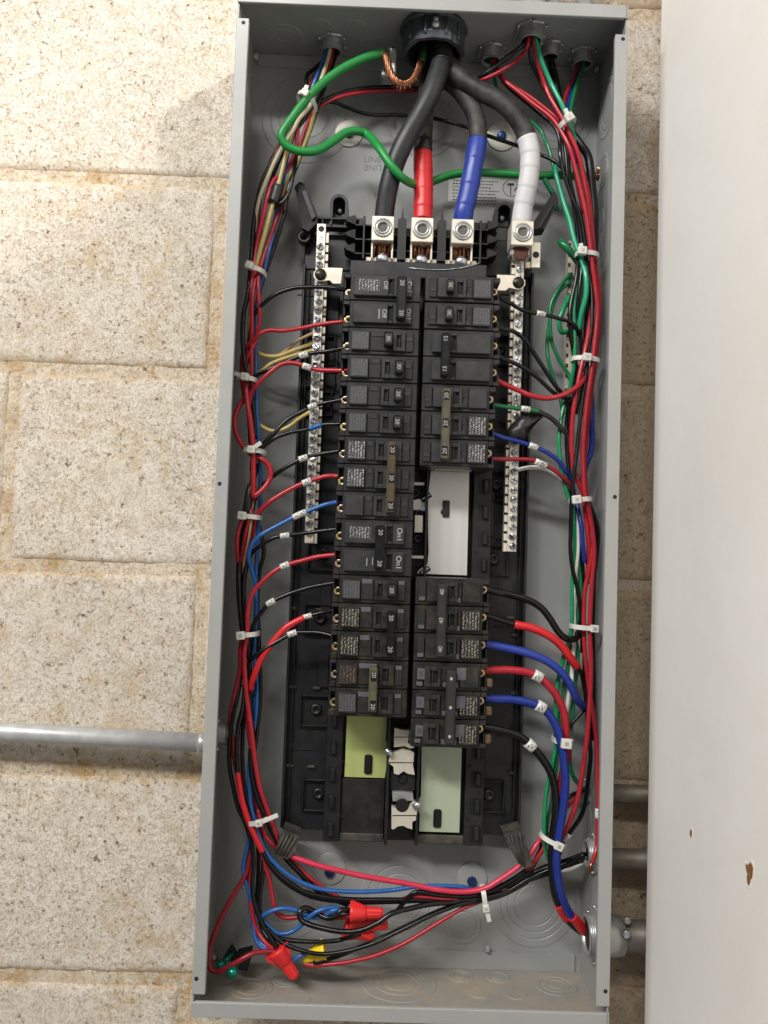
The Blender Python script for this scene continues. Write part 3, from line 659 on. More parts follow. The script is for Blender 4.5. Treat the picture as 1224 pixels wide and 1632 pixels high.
def bar(name, label, x0, x1, ztop, zbot, inner, n0, screws, cat='terminal bar', yf=1.95):
    t = thing(name, ((x0 + x1) / 2, 2.9, zbot), label, cat, None)
    obj('bar_body', G().box(x0, x1, yf, yf + 0.42, zbot, ztop, 0.015), 'tin', t)
    xi = x1 if inner > 0 else x0; xo = xi + inner * 0.12
    g = G(); z = ztop - 0.3 - 0.1
    obj('bar_step', G().box(min(xi, xo), max(xi, xo), yf + 0.12, yf + 0.42, zbot, ztop - 0.3, 0.01), 'tin', t)
    obj('bar_stand', G().box(x0, x1, yf + 0.42, 3.05, zbot + 0.3, ztop - 0.3, 0.01), 'plastic', t)
    pitch = 0.353; z = ztop - n0
    while z > zbot + 0.1:
        xm = xi + inner * 0.06
        obj('wire_hole', G().box(xm - 0.075, xm + 0.075, yf + 0.08, yf + 0.13, z + 0.12, z + 0.2, 0.01), 'screw_dark', t)
        if screws: screw(t, Vector(((x0 + x1) / 2 - inner * 0.01 + random.uniform(-.012, .012), yf - 0.01, z)))
        z -= pitch
    return t
nbl = bar('neutral_bar', 'long tin neutral bar left of the breakers, full of screws', -4.08, -3.74, 10.34, -1.9, 1, 0.9, True)
for zz in (10.13,): obj('screw_hole', G().lathe((-3.91, 1.95, zz), (0, -1, 0), [(0.12, 0), (0.11, 0.006)], 14), 'pit', nbl)
obj('screw_hole', G().lathe((-3.91, 1.95, 9.77), (0, -1, 0), [(0.09, 0), (0.08, 0.006)], 14), 'zinc_dull', nbl)
nbr = bar('neutral_bar', 'upper tin neutral bar right of the breakers, below the white cable lug', 3.56, 3.9, 9.5, 2.72, -1, 0.3, True)
nbr2 = bar('neutral_bar', 'short lower tin neutral bar right of the bright bus plate', 3.53, 3.88, 2.4, -1.95, -1, 0.25, True)
for (t, px, py, s) in ((nbl, 511, 438, 1), (nbr, 826, 451, -1)):
    p = at(px, py, 1.75)
    pts = [(0, 0.24), (-0.16, 0.2), (-0.26, 0.08), (-0.26, -0.08), (-0.16, -0.22), (0.0, -0.26), (0.35, -0.2), (0.48, -0.32), (0.78, -0.32), (0.82, 0.28), (0.2, 0.28)]
    st = obj('bonding_strap', G().prism([(p.x + s * a, p.z + b) for a, b in pts], 1.72, 1.8), 'tin', t)
    obj('strap_screw', G().lathe((p.x, 1.73, p.z), (0, -1, 0), [(0.22, 0), (0.22, 0.06), (0.18, 0.1), (0.02, 0.11)], 20), 'screw_dark', st)
    obj('strap_screw_slot', G().box(p.x - 0.02, p.x + 0.02, 1.612, 1.64, p.z - 0.18, p.z + 0.18, 0.005), 'hole', st)
# neutral lug on the right bar
t = lug(3.7, 9.55, 10.5, 0.42, 1.3); t.parent = None; t.location = WO[t] * S; t.name = 'neutral_lug'
tag(t, 'square tin neutral lug clamping the white taped cable', 'lug')
obj('wire_mouth', G().lathe((3.7, 1.8, 9.56), (0, 0, -1), [(0.36, 0), (0.34, 0.03)], 24), 'copper_dark', t)
obj('lower_jaw', G().box(3.3, 4.1, 1.55, 2.3, 9.2, 9.548, 0.1), 'zinc_dull', t)
obj('strand_ends', G().lathe((3.7, 1.56, 9.37), (0, -1, 0), [(0.3, 0), (0.27, 0.02)], 24), 'copper_dark', t)
obj('side_tab', G().box(4.16, 4.52, 1.95, 2.1, 8.95, 9.95, 0.02).box(3.95, 4.16, 2.0, 2.12, 8.95, 9.2, 0.02), 'tin', t)
obj('tab_hole', G().lathe((4.34, 1.95, 9.45), (0, -1, 0), [(0.13, 0), (0.12, 0.008)], 16), 'pit', t)
gb = thing('ground_bar', (at(910, 500, 2.9).x, 3.2, at(908, 600, 2.9).z), 'ground bar half hidden behind the right green wires', 'terminal bar')
xg = at(908, 500, 2.8).x
obj('bar_body', G().box(xg - 0.12, xg + 0.16, 2.7, 3.2, at(905, 620, 2.8).z, at(912, 385, 2.8).z, 0.015), 'tin', gb)
for k in range(14):
    z = at(912, 392, 2.8).z - 0.4 * k; obj('wire_hole', G().box(xg - 0.13, xg - 0.04, 2.68, 2.72, z - 0.08, z + 0.08, 0.01), 'copper_dark', gb)

# ================================================================== BREAKERS
XL, XR = -2.9, 2.87
def breaker(side, ztop, poles, style, label, tie=None, slots=(1.62, 1.82), amp='20', dark=False, hx=None, amat='print_white', ext=0.0, labels=None, zoff=0.0):
    XR_ = XR - ext
    if side < 0: xf = lambda p: Vector((XL + p.x, 0.6 - p.y, ztop - p.z + zoff))
    else: xf = lambda p: Vector((XR_ - p.x, 0.6 - p.y, ztop - poles + p.z + zoff))
    g_ = lambda: G(xf)
    A = 'breaker_shaded' if dark else 'breaker'; Bm = 'breaker_shaded_raised' if dark else 'breaker_raised'
    root = thing('circuit_breaker', xf(Vector((1.4, -2.3, poles / 2))), label, 'circuit breaker', 'circuit breakers in two columns')
    L = 2.8 - ext
    rd = Vector((0, 0, -1)) if side < 0 else Vector((0, 0, 1)); up = Vector((1, 0, 0)) if side < 0 else Vector((-1, 0, 0))
    for k in range(poles):
        v = float(k)
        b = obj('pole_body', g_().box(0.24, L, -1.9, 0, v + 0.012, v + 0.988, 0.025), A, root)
        obj('terminal_block', g_().box(0.0, 0.24, -1.9, -0.75, v + 0.012, v + 0.988, 0.02).box(0.0, 0.24, -0.76, -0.06, v + 0.012, v + 0.16, 0.02)
            .box(0.0, 0.24, -0.76, -0.06, v + 0.80, v + 0.988, 0.02).box(0.0, 0.06, -0.76, -0.3, v + 0.16, v + 0.48, 0.01), A, root)
        ts = obj('terminal_screw', g_().lathe((0.19, -0.62, v + 0.60), (0, 1, 0), [(0.17, -0.1), (0.17, 0.1), (0.14, 0.16), (0.08, 0.12)], 16), 'brass' if (k + int(ztop)) % 2 else 'pale_copper', root)
        obj('screw_recess', g_().lathe((0.19, -0.50, v + 0.60), (0, 1, 0), [(0.08, 0), (0.07, 0.012)], 10), 'screw_dark', ts)
        if dark: obj('lower_terminal', g_().box(0.03, 0.2, -0.5, -0.3, v + 0.80, v + 0.92, 0.02), 'corroded', root)
        if style == 'slab':
            s0, s1 = slots
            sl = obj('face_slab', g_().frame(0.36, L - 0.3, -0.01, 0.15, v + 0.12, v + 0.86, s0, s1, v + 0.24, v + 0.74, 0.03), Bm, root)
            obj('handle_slot', g_().box(s0, s1, -0.005, 0.02, v + 0.24, v + 0.74, 0), 'pit', sl)
            obj('slot_step', g_().box(s0 + (s1 - s0) * 0.55, s1, 0.0, 0.1, v + 0.26, v + 0.72, 0.01), 'handle', sl)
        else:
            s0, s1 = slots
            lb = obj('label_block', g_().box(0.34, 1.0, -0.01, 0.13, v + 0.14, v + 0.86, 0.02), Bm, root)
            obj('middle_block', g_().box(1.01, s0 - 0.14, -0.01, 0.05, v + 0.14, v + 0.86, 0.02), 'recess' if style == 'clip' else A, root)
            if dark and style != 'plain':
                obj('grey_tab', g_().box(1.04, s0 - 0.2 if s0 > 1.5 else 1.4, 0.0, 0.07, v + 0.12, v + 0.30, 0.02), 'recess_grey', root)
            else:
                obj('block_notch', g_().box(1.08, s0 - 0.2 if s0 > 1.45 else 1.25, 0.04, 0.075, v + 0.16, v + 0.34, 0.02), Bm, root)
                obj('block_window', g_().box(1.06, s0 - 0.18 if s0 > 1.45 else 1.25, 0.03, 0.06, v + 0.54, v + 0.84, 0.02), 'recess', root)
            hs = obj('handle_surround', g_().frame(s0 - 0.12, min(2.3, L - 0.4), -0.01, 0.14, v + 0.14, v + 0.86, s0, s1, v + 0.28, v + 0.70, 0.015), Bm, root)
            obj('handle_slot', g_().box(s0, s1, -0.005, 0.02, v + 0.28, v + 0.70, 0), 'pit', hs)
            obj('slot_step', g_().box(s0 + (s1 - s0) * 0.6, s0 + (s1 - s0) * 0.8, 0.0, 0.11, v + 0.30, v + 0.68, 0.01), 'handle_grey', hs)
            e0 = min(2.3, L - 0.4) + 0.02
            obj('end_block', g_().box(e0, e0 + 0.28, -0.01, 0.07, v + 0.14, v + 0.86, 0.02), 'recess', root)
            obj('end_tab', g_().box(e0 + 0.03, e0 + 0.25, 0.05, 0.09, v + 0.16 + 0.18 * (not dark), v + 0.30 + 0.18 * (not dark), 0.01), 'recess_grey' if dark else Bm, root)
        # printed label
        lm = (labels[k] if labels else None)
        if lm:
            if style == 'slab': obj('printed_label', g_().box(0.55, 1.3, 0.148, 0.154, v + 0.26, v + 0.68, 0), lm, root)
            else: obj('printed_label', g_().box(0.38, 0.97, 0.128, 0.134, v + 0.2, v + 0.80, 0), lm, root)
    if tie:
        t0, t1, tm = tie
        tb = obj('handle_tie', g_().box(t0, t1, 0.10, 0.46, 0.2, poles - 0.24, 0.05), tm, root)
        obj('tie_ridge', g_().box(t0 + 0.02, t0 + 0.06, 0.44, 0.48, 0.26, poles - 0.3, 0.01), tm, tb)
        for k in range(poles):
            c = xf(Vector(((t0 + t1) / 2 + 0.01, 0.462, k + (0.5 if poles == 3 else (0.45 if k == 0 else 0.55)))))
            if tm in ('tie_brown', 'tie_olive'):
                obj('number_patch', g_().box(t0 + 0.06, t1 - 0.03, 0.455, 0.464, k + 0.34, k + 0.68, 0), 'handle', tb)
            text('amp_number', amp, c + Vector((0, -0.004, 0)), rd, up, 0.215, amat, tb)
    if hx:
        for k in range(poles):
            h = obj('handle', g_().box(hx[0], hx[1], 0.1, 0.42, k + 0.24, k + 0.74, 0.045), 'handle', root)
            obj('handle_cap', g_().box(hx[0] + 0.04, hx[1] - 0.02, 0.40, 0.435, k + 0.3, k + 0.66, 0.01), 'handle_grey', h)
            text('amp_number', amp, xf(Vector(((hx[0] + hx[1]) / 2, 0.44, k + 0.48))), rd, up, 0.2, amat, h)
    return root, xf, rd, up
d2, br = 'label_dim', 'label_bright'
# left column
r, xf, rd, up = breaker(-1, 8, 2, 'slab', 'smooth two-pole 20 amp breaker at the top of the left column', (1.92, 2.28, 'handle'), (1.64, 1.82), '20', labels=[br, None])
text('on_mark', 'On1', xf(Vector((2.38, 0.152, 0.5))), rd, up, 0.24, 'print_white', r); text('on_mark', 'On1', xf(Vector((2.38, 0.152, 1.5))), rd, up, 0.24, 'print_white', r)
text('off_mark', 'Off', xf(Vector((1.5, 0.152, 1.5))), rd, up, 0.24, 'print_white', r); text('off_mark', 'Off', xf(Vector((1.52, 0.152, 0.45))), rd, up, 0.22, 'print_white', r)
obj('print_stroke', G(xf).box(1.3, 1.33, 0.148, 0.154, 1.35, 1.7, 0), 'print_white', r)
breaker(-1, 6, 1, 'clip', 'single 30 amp breaker with its handle thrown left, upper left column', None, (1.98, 2.16), '30', hx=(1.52, 1.84), labels=[d2])
breaker(-1, 5, 1, 'clip', 'single breaker on the left fed by the upper red marked wire', None, (1.6, 1.78), '30', hx=(1.95, 2.25), labels=[d2])
breaker(-1, 4, 1, 'clip', 'single breaker on the left, third below the smooth two-pole one', None, (1.6, 1.78), '20', hx=(1.95, 2.25), labels=[d2])
breaker(-1, 3, 1, 'clip', 'single breaker on the left just above the brown-tied three-pole one', None, (1.6, 1.78), '20', hx=(1.95, 2.25), labels=[d2])
breaker(-1, 2, 3, 'block', 'three-pole 20 amp breaker with brown handle tie, left column', (1.80, 2.10, 'tie_brown'), (1.48, 1.66), '20', labels=[br, br, None])
r, xf, rd, up = breaker(-1, -1, 2, 'slab', 'smooth two-pole 20 amp breaker in the middle of the left column', (1.46, 1.80, 'handle'), (1.88, 2.08), '20', labels=[br, None])
text('on_mark', 'On1', xf(Vector((2.32, 0.152, 0.5))), rd, up, 0.27, 'print_white', r); text('on_mark', 'On1', xf(Vector((2.32, 0.152, 1.5))), rd, up, 0.27, 'print_white', r)
for a, b0, b1 in ((1.38, 1.35, 1.62), (1.18, 1.38, 1.65)): obj('print_stroke', G(xf).box(a, a + 0.025, 0.148, 0.154, b0, b1, 0), 'print_white', r)
breaker(-1, -3, 1, 'clip', 'dusty single 20 amp breaker just below the middle smooth two-pole one', None, (1.62, 1.78), '20', True, (1.95, 2.26), labels=['label_dim'])
breaker(-1, -4, 2, 'block', 'dusty two-pole 20 amp breaker with black handle tie, lower left column', (1.98, 2.24, 'handle'), (1.6, 1.76), '20', True, labels=['label_lines', 'label_lines'])
breaker(-1, -6, 2, 'block', 'unwired two-pole breaker with olive handle tie above the green plate', (1.42, 1.72, 'tie_olive'), (1.88, 2.1), '20', True, labels=['label_rust', 'label_dim'])
# right column
breaker(1, 8.06, 1, 'clip', 'single 30 amp breaker at the top of the right column', None, (1.38, 1.58), '30', hx=(1.70, 2.0), labels=[d2], ext=0.05)
breaker(1, 7.04, 1, 'clip', 'single 30 amp breaker second from the top on the right', None, (1.38, 1.58), '30', hx=(1.72, 2.02), labels=[d2], ext=0.05)
breaker(1, 6.03, 2, 'slab', 'smooth blank-faced two-pole breaker with black tie, right column', (1.86, 2.18, 'handle'), (1.62, 1.82), '15')
breaker(1, 4.02, 3, 'block', 'three-pole 20 amp breaker with olive handle tie, right column', (1.68, 1.98, 'tie_olive'), (1.36, 1.58), '20', labels=[br, br, None], ext=0.1)
breaker(1, -2.98, 3, 'block', 'dusty three-pole 40 amp breaker right of centre, below the bright plate', (1.58, 1.9, 'handle_grey'), (1.28, 1.5), '40', True, labels=['label_lines', 'label_lines', None], ext=0.13)
r, xf, rd, up = breaker(1, -5.99, 3, 'block', 'three-pole breaker with dotted tie above the pale green plate', (1.16, 1.5, 'handle_grey'), (1.8, 2.05), '.', True, labels=['label_lines', 'label_lines', None], ext=0.13)
for k in range(3):
    c = obj('rating_plate', G(xf).box(2.24, 2.52, 0.08, 0.15, k + 0.38, k + 0.78, 0.02), 'recess_grey', r)
    text('amp_number', '20', xf(Vector((2.38, 0.152, k + 0.58))), rd, up, 0.2, 'print_dark', c)
    obj('dot', G(xf).box(1.3, 1.38, 0.462, 0.47, k + 0.44, k + 0.54, 0.0), 'print_white', r)
    obj('grey_tab', G(xf).box(0.78, 1.12, 0.05, 0.15, k + 0.4, k + 0.84, 0.02), 'recess_grey', r)
    obj('wire_lug', G(xf).box(-0.25, 0.0, -0.9, -0.35, k + 0.1, k + 0.42, 0.05), 'corroded', r)

# ================================================================== WIRES
def spline(pts, sub=7):
    P = [pts[0] * 2 - pts[1]] + list(pts) + [pts[-1] * 2 - pts[-2]]
    out = []
    for i in range(1, len(P) - 2):
        p0, p1, p2, p3 = P[i - 1], P[i], P[i + 1], P[i + 2]
        for k in range(sub):
            t = k / sub
            out.append(0.5 * ((2 * p1) + (p2 - p0) * t + (2 * p0 - 5 * p1 + 4 * p2 - p3) * t * t + (3 * p1 - p0 - 3 * p2 + p3) * t ** 3))
    out.append(P[-2]); return out
NW = 0
def wire(col, r, pts, label, marks=(), tapes=(), cat='wire', mname=None, group=None, n=10, Y=None):
    """pts: (px, py, depth). marks: sleeve centres. tapes: (px0,py0,px1,py1,material,extra radius)"""
    global NW; NW += 1
    pts = [p if len(p) == 3 else (p[0], p[1], Y) for p in pts]
    W3 = [at(*p) for p in pts]
    sp = spline(W3)
    if cat == 'wire' and mname is None:     # small hand-made unevenness
        sp = [q + 0.02 * Vector((noise.noise(q * 0.9 + Vector((NW, 0, 0))), noise.noise(q * 0.9 + Vector((0, NW, 5))), noise.noise(q * 0.9 + Vector((9, 0, NW))))) for q in sp]
    o = obj('wire' if cat == 'wire' else 'cable', G().tube(sp, r, n), mname or 'wire_' + col)
    tag(o, label, cat, group)
    global LASTW; LASTW = o
    near = lambda x, y: min(range(len(sp)), key=lambda i: (lambda q: (q.x - sp[i].x) ** 2 + (q.z - sp[i].z) ** 2)(at(x, y, sp[i].y)))
    for mk in marks:
        i = near(*mk[:2]); i = max(1, min(len(sp) - 2, i)); d = (sp[i + 1] - sp[i - 1]).normalized(); c = sp[i]
        L = 0.17
        g = G().tube([c - d * L, c - d * L * 0.3, c + d * L * 0.3, c + d * L], r * 1.28 + 0.012, 12)
        mk_o = obj('wire_marker', g, 'nylon', o)
        sd = d.cross(Vector((0, 1, 0))).normalized()
        for q, w_, k_ in ((-0.45, 0.05, -0.3), (-0.1, 0.03, 0.25), (0.2, 0.05, -0.1), (0.48, 0.03, 0.3)):
            e = Vector((0, -1, 0)) + sd * k_; e = (e - d * e.dot(d)).normalized()
            cc = c + d * (L * q) + e * (r * 1.28 + 0.010)
            obj('marker_print', G().tube([cc - sd * r * 0.35, cc + sd * r * 0.35], w_ * 0.4, 6), 'recess_grey', mk_o)
    for tp in tapes:
        i, j = near(tp[0], tp[1]), near(tp[2], tp[3])
        if i > j: i, j = j, i
        if j - i < 1: j = i + 1
        extra = tp[5] if len(tp) > 5 else 0.02
        seg = sp[i:j + 1]
        wrap = tp[6] if len(tp) > 6 else 0
        if wrap:                                           # overlapping turns of tape
            tot = [0.0]
            for a, b in zip(seg, seg[1:]): tot.append(tot[-1] + (b - a).length)
            m = max(12, int(tot[-1] / 0.05)); fine = []; rad = []
            for k in range(m + 1):
                s = tot[-1] * k / m; q = next(x for x in range(len(tot)) if tot[x] >= s - 1e-9); q = max(1, q)
                f = (s - tot[q - 1]) / max(1e-9, tot[q] - tot[q - 1]); fine.append(seg[q - 1].lerp(seg[q], f))
                ph = (s / wrap + 0.4 * noise.noise((s * 1.5, 0, tp[0]))) % 1.0
                rad.append(r + extra + 0.022 * ph)
            obj('tape', G().tube(fine, rad, 18), tp[4], o)
        else: obj('tape', G().tube(seg, r + extra, n + 2), tp[4], o)
    return o
R1 = 0.079
# ---- left branch wires, terminal -> bundle
wire('black', R1, [(556, 463, 1.15), (535, 460, 1.1), (515, 458, 1.15), (470, 459, 1.2), (438, 470, 1.3), (412, 492, 1.5), (402, 512, 1.7), (397, 545, 2.0), (391, 600, 2.1), (396, 660, 2.2), (400, 720, 2.2)],
     'black wire arching from the upper left bundle to the top left breaker')
wire('red', R1, [(548, 512.5, 1.25), (512, 517, 1.4), (481, 523, 1.45), (451, 527, 1.4), (430, 526, 1.4), (414, 532, 1.4), (404, 542, 1.5), (394, 553, 1.7), (386, 568, 1.9), (385, 600, 2.0), (390, 640, 2.1)],
     'red wire running to the second pole of the top left breaker')
wire('red', R1, [(414, 415, 1.8), (412, 440, 1.6), (412, 470, 1.5), (414, 503, 1.5), (411, 527, 1.6), (408, 543, 1.6), (399, 561, 1.6), (393, 575, 1.7), (388, 600, 1.9), (392, 640, 2.0)],
     'red wire on the right edge of the upper left bundle, crossing it to the left')
wire('tan', 0.06, [(503, 530, 2.1), (499, 531, 2.05), (474, 543.5, 2.0), (451, 562, 2.0), (438, 566, 2.1), (424, 567, 2.3), (408, 560, 2.5)], 'thin tan wire into the left neutral bar')
wire('yellow', 0.075, [(503, 545, 2.1), (497, 547.6, 2.05), (464, 560, 1.95), (445, 567, 1.9), (430, 568, 1.9), (418, 565, 2.0), (410, 560, 2.1), (403, 548, 2.3)], 'pale yellow wire curving into the left neutral bar, upper one')
wire('yellow', 0.075, [(503, 558, 2.1), (495, 559, 2.05), (458, 569.7, 1.9), (433, 579, 1.9), (421, 588, 1.9), (409, 599, 2.0), (402, 612, 2.2)], 'pale yellow wire running along a black wire into the neutral bar')
wire('black', R1, [(556, 551, 1.15), (545, 555, 1.15), (522, 560, 1.4), (499, 563, 1.45), (484, 566, 1.45), (458, 576, 1.5), (430, 588, 1.5), (409, 598, 1.6), (398, 612, 1.8), (398, 650, 2.1)],
     'black marked wire to the upper left single breaker', [(484, 565.6)])
wire('red', R1 + 0.008, [(556, 590, 1.15), (545, 590.6, 1.15), (507, 590, 1.4), (489, 585, 1.4), (477.6, 581, 1.4), (461, 578.6, 1.4), (445, 583, 1.4), (425, 598, 1.4), (410, 613, 1.45), (400, 628, 1.6), (396, 660, 1.9)],
     'red marked wire to the second left single breaker', [(489, 585)])
wire('black', R1, [(556, 634, 1.15), (546, 637, 1.15), (505, 645.6, 1.45), (484, 654.6, 1.4), (458, 669, 1.35), (438, 689, 1.35), (424, 703, 1.4), (414, 716, 1.5), (402, 730, 1.7), (402, 770, 2.0)],
     'black wire arching to the third left single breaker', [(497, 649)])
wire('yellow', 0.07, [(500, 652, 2.1), (488, 660, 2.0), (474, 669, 1.9), (464, 678, 1.8), (450, 685, 1.8), (435, 687, 1.85), (422, 682, 1.95), (413, 675, 2.1), (406, 660, 2.3)], 'yellow wire sagging below the black wires at left')
wire('black', R1, [(556, 674, 1.15), (544, 675.5, 1.2), (513, 677.5, 1.45), (489, 684.5, 1.4), (464, 688.6, 1.4), (441, 696.5, 1.4), (428, 706, 1.45), (416, 717, 1.55), (406, 735, 1.8), (404, 780, 2.1)],
     'black wire with a blue taped length at the fourth left single breaker', tapes=[(512, 677, 491, 684, 'wire_blue', 0.014)])
wire('black', R1, [(552, 717, 1.15), (540, 719, 1.2), (507, 724.5, 1.45), (483, 730, 1.4), (471, 736, 1.4), (448, 750, 1.5), (432, 762, 1.7), (418, 775, 1.9), (405, 800, 2.0), (398, 840, 2.1)],
     'black marked wire to the top pole of the brown-tied breaker', [(483, 730)])
wire('red', R1 + 0.01, [(551, 761, 1.15), (538, 759, 1.2), (521, 759, 1.4), (502, 764, 1.45), (489, 768, 1.4), (471, 775, 1.4), (448, 788, 1.4), (428, 802, 1.4), (414, 816, 1.5), (406, 832, 1.7), (399, 870, 2.0)],
     'red marked wire to the middle pole of the brown-tied breaker', [(489, 768)])
wire('blue', R1 + 0.005, [(550, 799, 1.15), (538, 800.5, 1.2), (518, 804.6, 1.4), (489, 815, 1.45), (477.5, 819.5, 1.4), (461, 828, 1.4), (428, 846, 1.35), (411, 857, 1.35), (401, 870, 1.4), (396.5, 889, 1.5), (401, 906, 1.7), (407, 930, 1.8), (409, 970, 1.9), (407, 1010, 1.9)],
     'blue marked wire to the bottom pole of the brown-tied breaker', [(481, 818), (473, 822)])
wire('black', R1, [(549, 842, 1.15), (538, 843.5, 1.2), (497, 848, 1.45), (454.6, 853.5, 1.4), (432, 859, 1.4), (410, 874, 1.5), (397, 890, 1.7), (389, 925, 1.9), (388, 970, 2.0)],
     'black marked wire to the upper pole of the middle smooth breaker', [(454.6, 853)])
wire('red', R1 + 0.008, [(549, 885, 1.15), (537, 884.5, 1.2), (508, 887, 1.4), (484, 892.5, 1.4), (454.5, 901, 1.4), (433, 914, 1.4), (415, 931, 1.4), (401, 951, 1.4), (395, 977, 1.4), (394, 1007, 1.45), (390, 1040, 1.5), (391, 1081, 1.5), (395.5, 1125, 1.5), (402, 1174, 1.5), (408.6, 1222, 1.5), (415, 1258, 1.5), (426, 1290, 1.6), (438, 1322, 1.7), (446, 1345, 1.9), (455, 1362, 2.0)],
     'long red wire from the middle smooth breaker down the left bundle', [(454.5, 900.6)])
wire('black', 0.08, [(548, 928, 1.15), (535, 929, 1.2), (492, 936.5, 1.5), (462, 945.5, 1.5), (431.6, 960, 1.5), (420, 972, 1.5), (407, 990, 1.6), (401, 1010, 1.7), (398, 1060, 1.9), (402, 1110, 2.0)],
     'black wire with square white tag to the dusty single left breaker', [(432, 959.5)])
wire('black', R1 - 0.01, [(547, 970, 1.15), (533, 972.5, 1.2), (510, 977, 1.4), (489.6, 982, 1.45), (484, 984, 1.45), (459, 997, 1.4), (443, 1013, 1.4), (427, 1034, 1.4), (415, 1054, 1.45), (405, 1077, 1.55), (399, 1100, 1.75), (400, 1140, 2.0)],
     'black wire in thick red sleeve to the lower left two-pole breaker', [(490, 982)], [(484, 984, 399, 1100, 'tape_red', 0.05)])
wire('black', 0.08, [(547, 1017, 1.15), (530, 1013.5, 1.2), (508, 1008, 1.35), (484, 1007.7, 1.4), (466, 1010, 1.4), (443, 1022, 1.35), (418, 1037, 1.35), (404, 1048, 1.45), (396, 1062, 1.8), (394, 1100, 2.2), (396, 1160, 2.3)],
     'black marked wire crossing over the red sleeve at lower left', [(466, 1010)])
# ---- red looped wire
wire('red', 0.1, [(392, 612, 1.6), (395, 641, 1.5), (399, 667, 1.4), (402.5, 700, 1.35), (404, 735, 1.35), (404, 770, 1.35), (404, 789, 1.4), (409, 788, 1.4), (422, 776, 1.45), (431, 760, 1.5), (429, 743, 1.5), (418, 732, 1.5), (405, 727, 1.55), (395, 719, 1.55), (383, 706, 1.5), (375, 686, 1.5), (374, 667, 1.55), (382, 646, 1.65), (390, 637, 1.8), (394, 632, 2.0)],
     'red wire doubling back in two loose loops in the left bundle')
# ---- verticals of the left bundle
wire('black', 0.09, [(534, 68, 2.75), (533, 88, 2.65), (512, 140, 2.0), (488, 185, 1.9), (455, 225, 1.9), (438, 250, 1.9), (418, 290, 1.9), (406, 340, 1.9), (402, 390, 1.9), (399, 435, 1.8), (394, 473, 1.7), (389, 495, 1.65), (387, 527, 1.6), (388, 562, 1.6), (394, 597, 1.6), (399, 620, 1.7), (404, 650, 1.8), (408, 700, 1.9)],
     'black wire on the left edge of the upper left bundle')
wire('black', 0.085, [(537, 74, 2.75), (534, 92, 2.6), (520, 130, 2.2), (505, 175, 2.0), (488, 225, 1.9), (470, 270, 1.9), (460, 300, 1.8), (452, 345, 1.85), (438, 390, 1.95), (424, 430, 2.05), (410, 480, 2.3), (401, 540, 2.5)],
     'black wire on the right edge of the upper left bundle')
wire('blue', R1, [(522, 68, 2.7), (518, 90, 2.6), (505, 120, 2.1), (494, 150, 2.1), (480, 185, 2.1), (466, 220, 2.1), (455, 262, 2.1), (447, 300, 2.1), (441, 340, 2.0), (432, 385, 1.9), (422, 428, 1.9), (412, 470, 2.0), (408, 500, 2.0), (407, 530, 2.0), (408, 570, 2.0), (409, 640, 1.9), (411, 690, 1.9), (414, 740, 1.9), (415, 800, 1.9), (411, 850, 1.9), (409, 905, 2.0), (408, 960, 2.0), (406, 1040, 2.0), (410, 1090, 2.0), (408, 1140, 2.0), (402, 1180, 2.1), (397, 1235, 2.2), (400, 1290, 2.3), (398, 1330, 2.3), (395, 1360, 2.3), (398, 1430, 2.2), (404, 1480, 1.9), (416, 1504, 1.6), (437, 1514, 1.45)],
     'long blue wire down the right edge of the left bundle')
wire('cream', 0.078, [(527, 68, 2.6), (524, 88, 2.5), (517, 112, 2.0), (505, 145, 1.95), (492, 172, 1.8), (476, 190, 1.7), (465, 211, 1.65), (450, 235, 1.6), (436, 260, 1.6), (421, 297, 1.65), (412, 325, 1.8), (406, 370, 2.1), (402, 420, 2.3)],
     'cream wire crossing under the green loop, upper left bundle')
wire('yellow', 0.078, [(505, 165, 2.1), (500, 185, 1.9), (488, 222, 1.85), (472, 262, 1.85), (458, 290, 2.0), (448, 320, 2.2)], 'yellow wire right of the red ones below the top left zip tie')
wire('yellow', 0.085, [(466, 210, 1.8), (456, 245, 1.65), (446, 285, 1.6), (440, 310, 1.6), (432, 336, 1.6), (424, 366, 1.6), (413, 405, 1.7), (407, 430, 1.75), (402, 470, 2.0), (397, 530, 2.2), (395, 570, 2.0), (398, 600, 2.0)],
     'yellow wire with a black taped splice in the upper left bundle', tapes=[(446, 296, 436, 324, 'tape_black', 0.14)])
wire('red', R1, [(531, 68, 2.75), (530, 90, 2.6), (520, 120, 2.2), (508, 150, 2.1), (497, 180, 1.95), (487, 205, 1.9), (476, 240, 1.9), (466, 275, 2.0), (452, 320, 2.1), (440, 350, 1.9), (428, 385, 1.85), (415, 425, 1.75), (406, 450, 1.6), (402, 480, 1.5), (402, 520, 1.55), (401, 560, 1.6), (401, 598, 1.7), (400, 640, 2.0)],
     'red wire in the middle of the upper left bundle')
wire('pink', R1, [(476, 195, 2.0), (474, 215, 1.85), (471, 240, 1.9), (455, 275, 1.9), (437, 287, 1.75), (427, 315, 1.65), (418, 350, 1.7), (410, 390, 1.8), (404, 430, 1.7), (400, 470, 1.6), (401, 520, 1.7), (398, 580, 1.9)],
     'pinkish red wire left of the taped splice, upper left bundle')
wire('dred', R1, [(525, 78, 2.8), (519, 94, 2.75), (503, 118, 2.5), (492, 140, 2.4), (472, 180, 2.3), (448, 225, 2.1), (430, 262, 2.0), (416, 305, 2.0), (410, 360, 2.1), (404, 410, 2.2), (396, 450, 2.3)],
     'dark red wire low in the upper left bundle')
wire('black', R1, [(522, 78, 2.9), (516, 95, 2.85), (498, 112, 2.6), (489, 122, 2.5), (487, 150, 2.4), (478, 180, 2.2), (458, 225, 2.1), (442, 262, 2.0), (432, 290, 1.9), (424, 320, 1.95), (416, 360, 2.1), (408, 420, 2.2), (396, 470, 2.4)],
     'black wire kinked out beside the top left fitting')
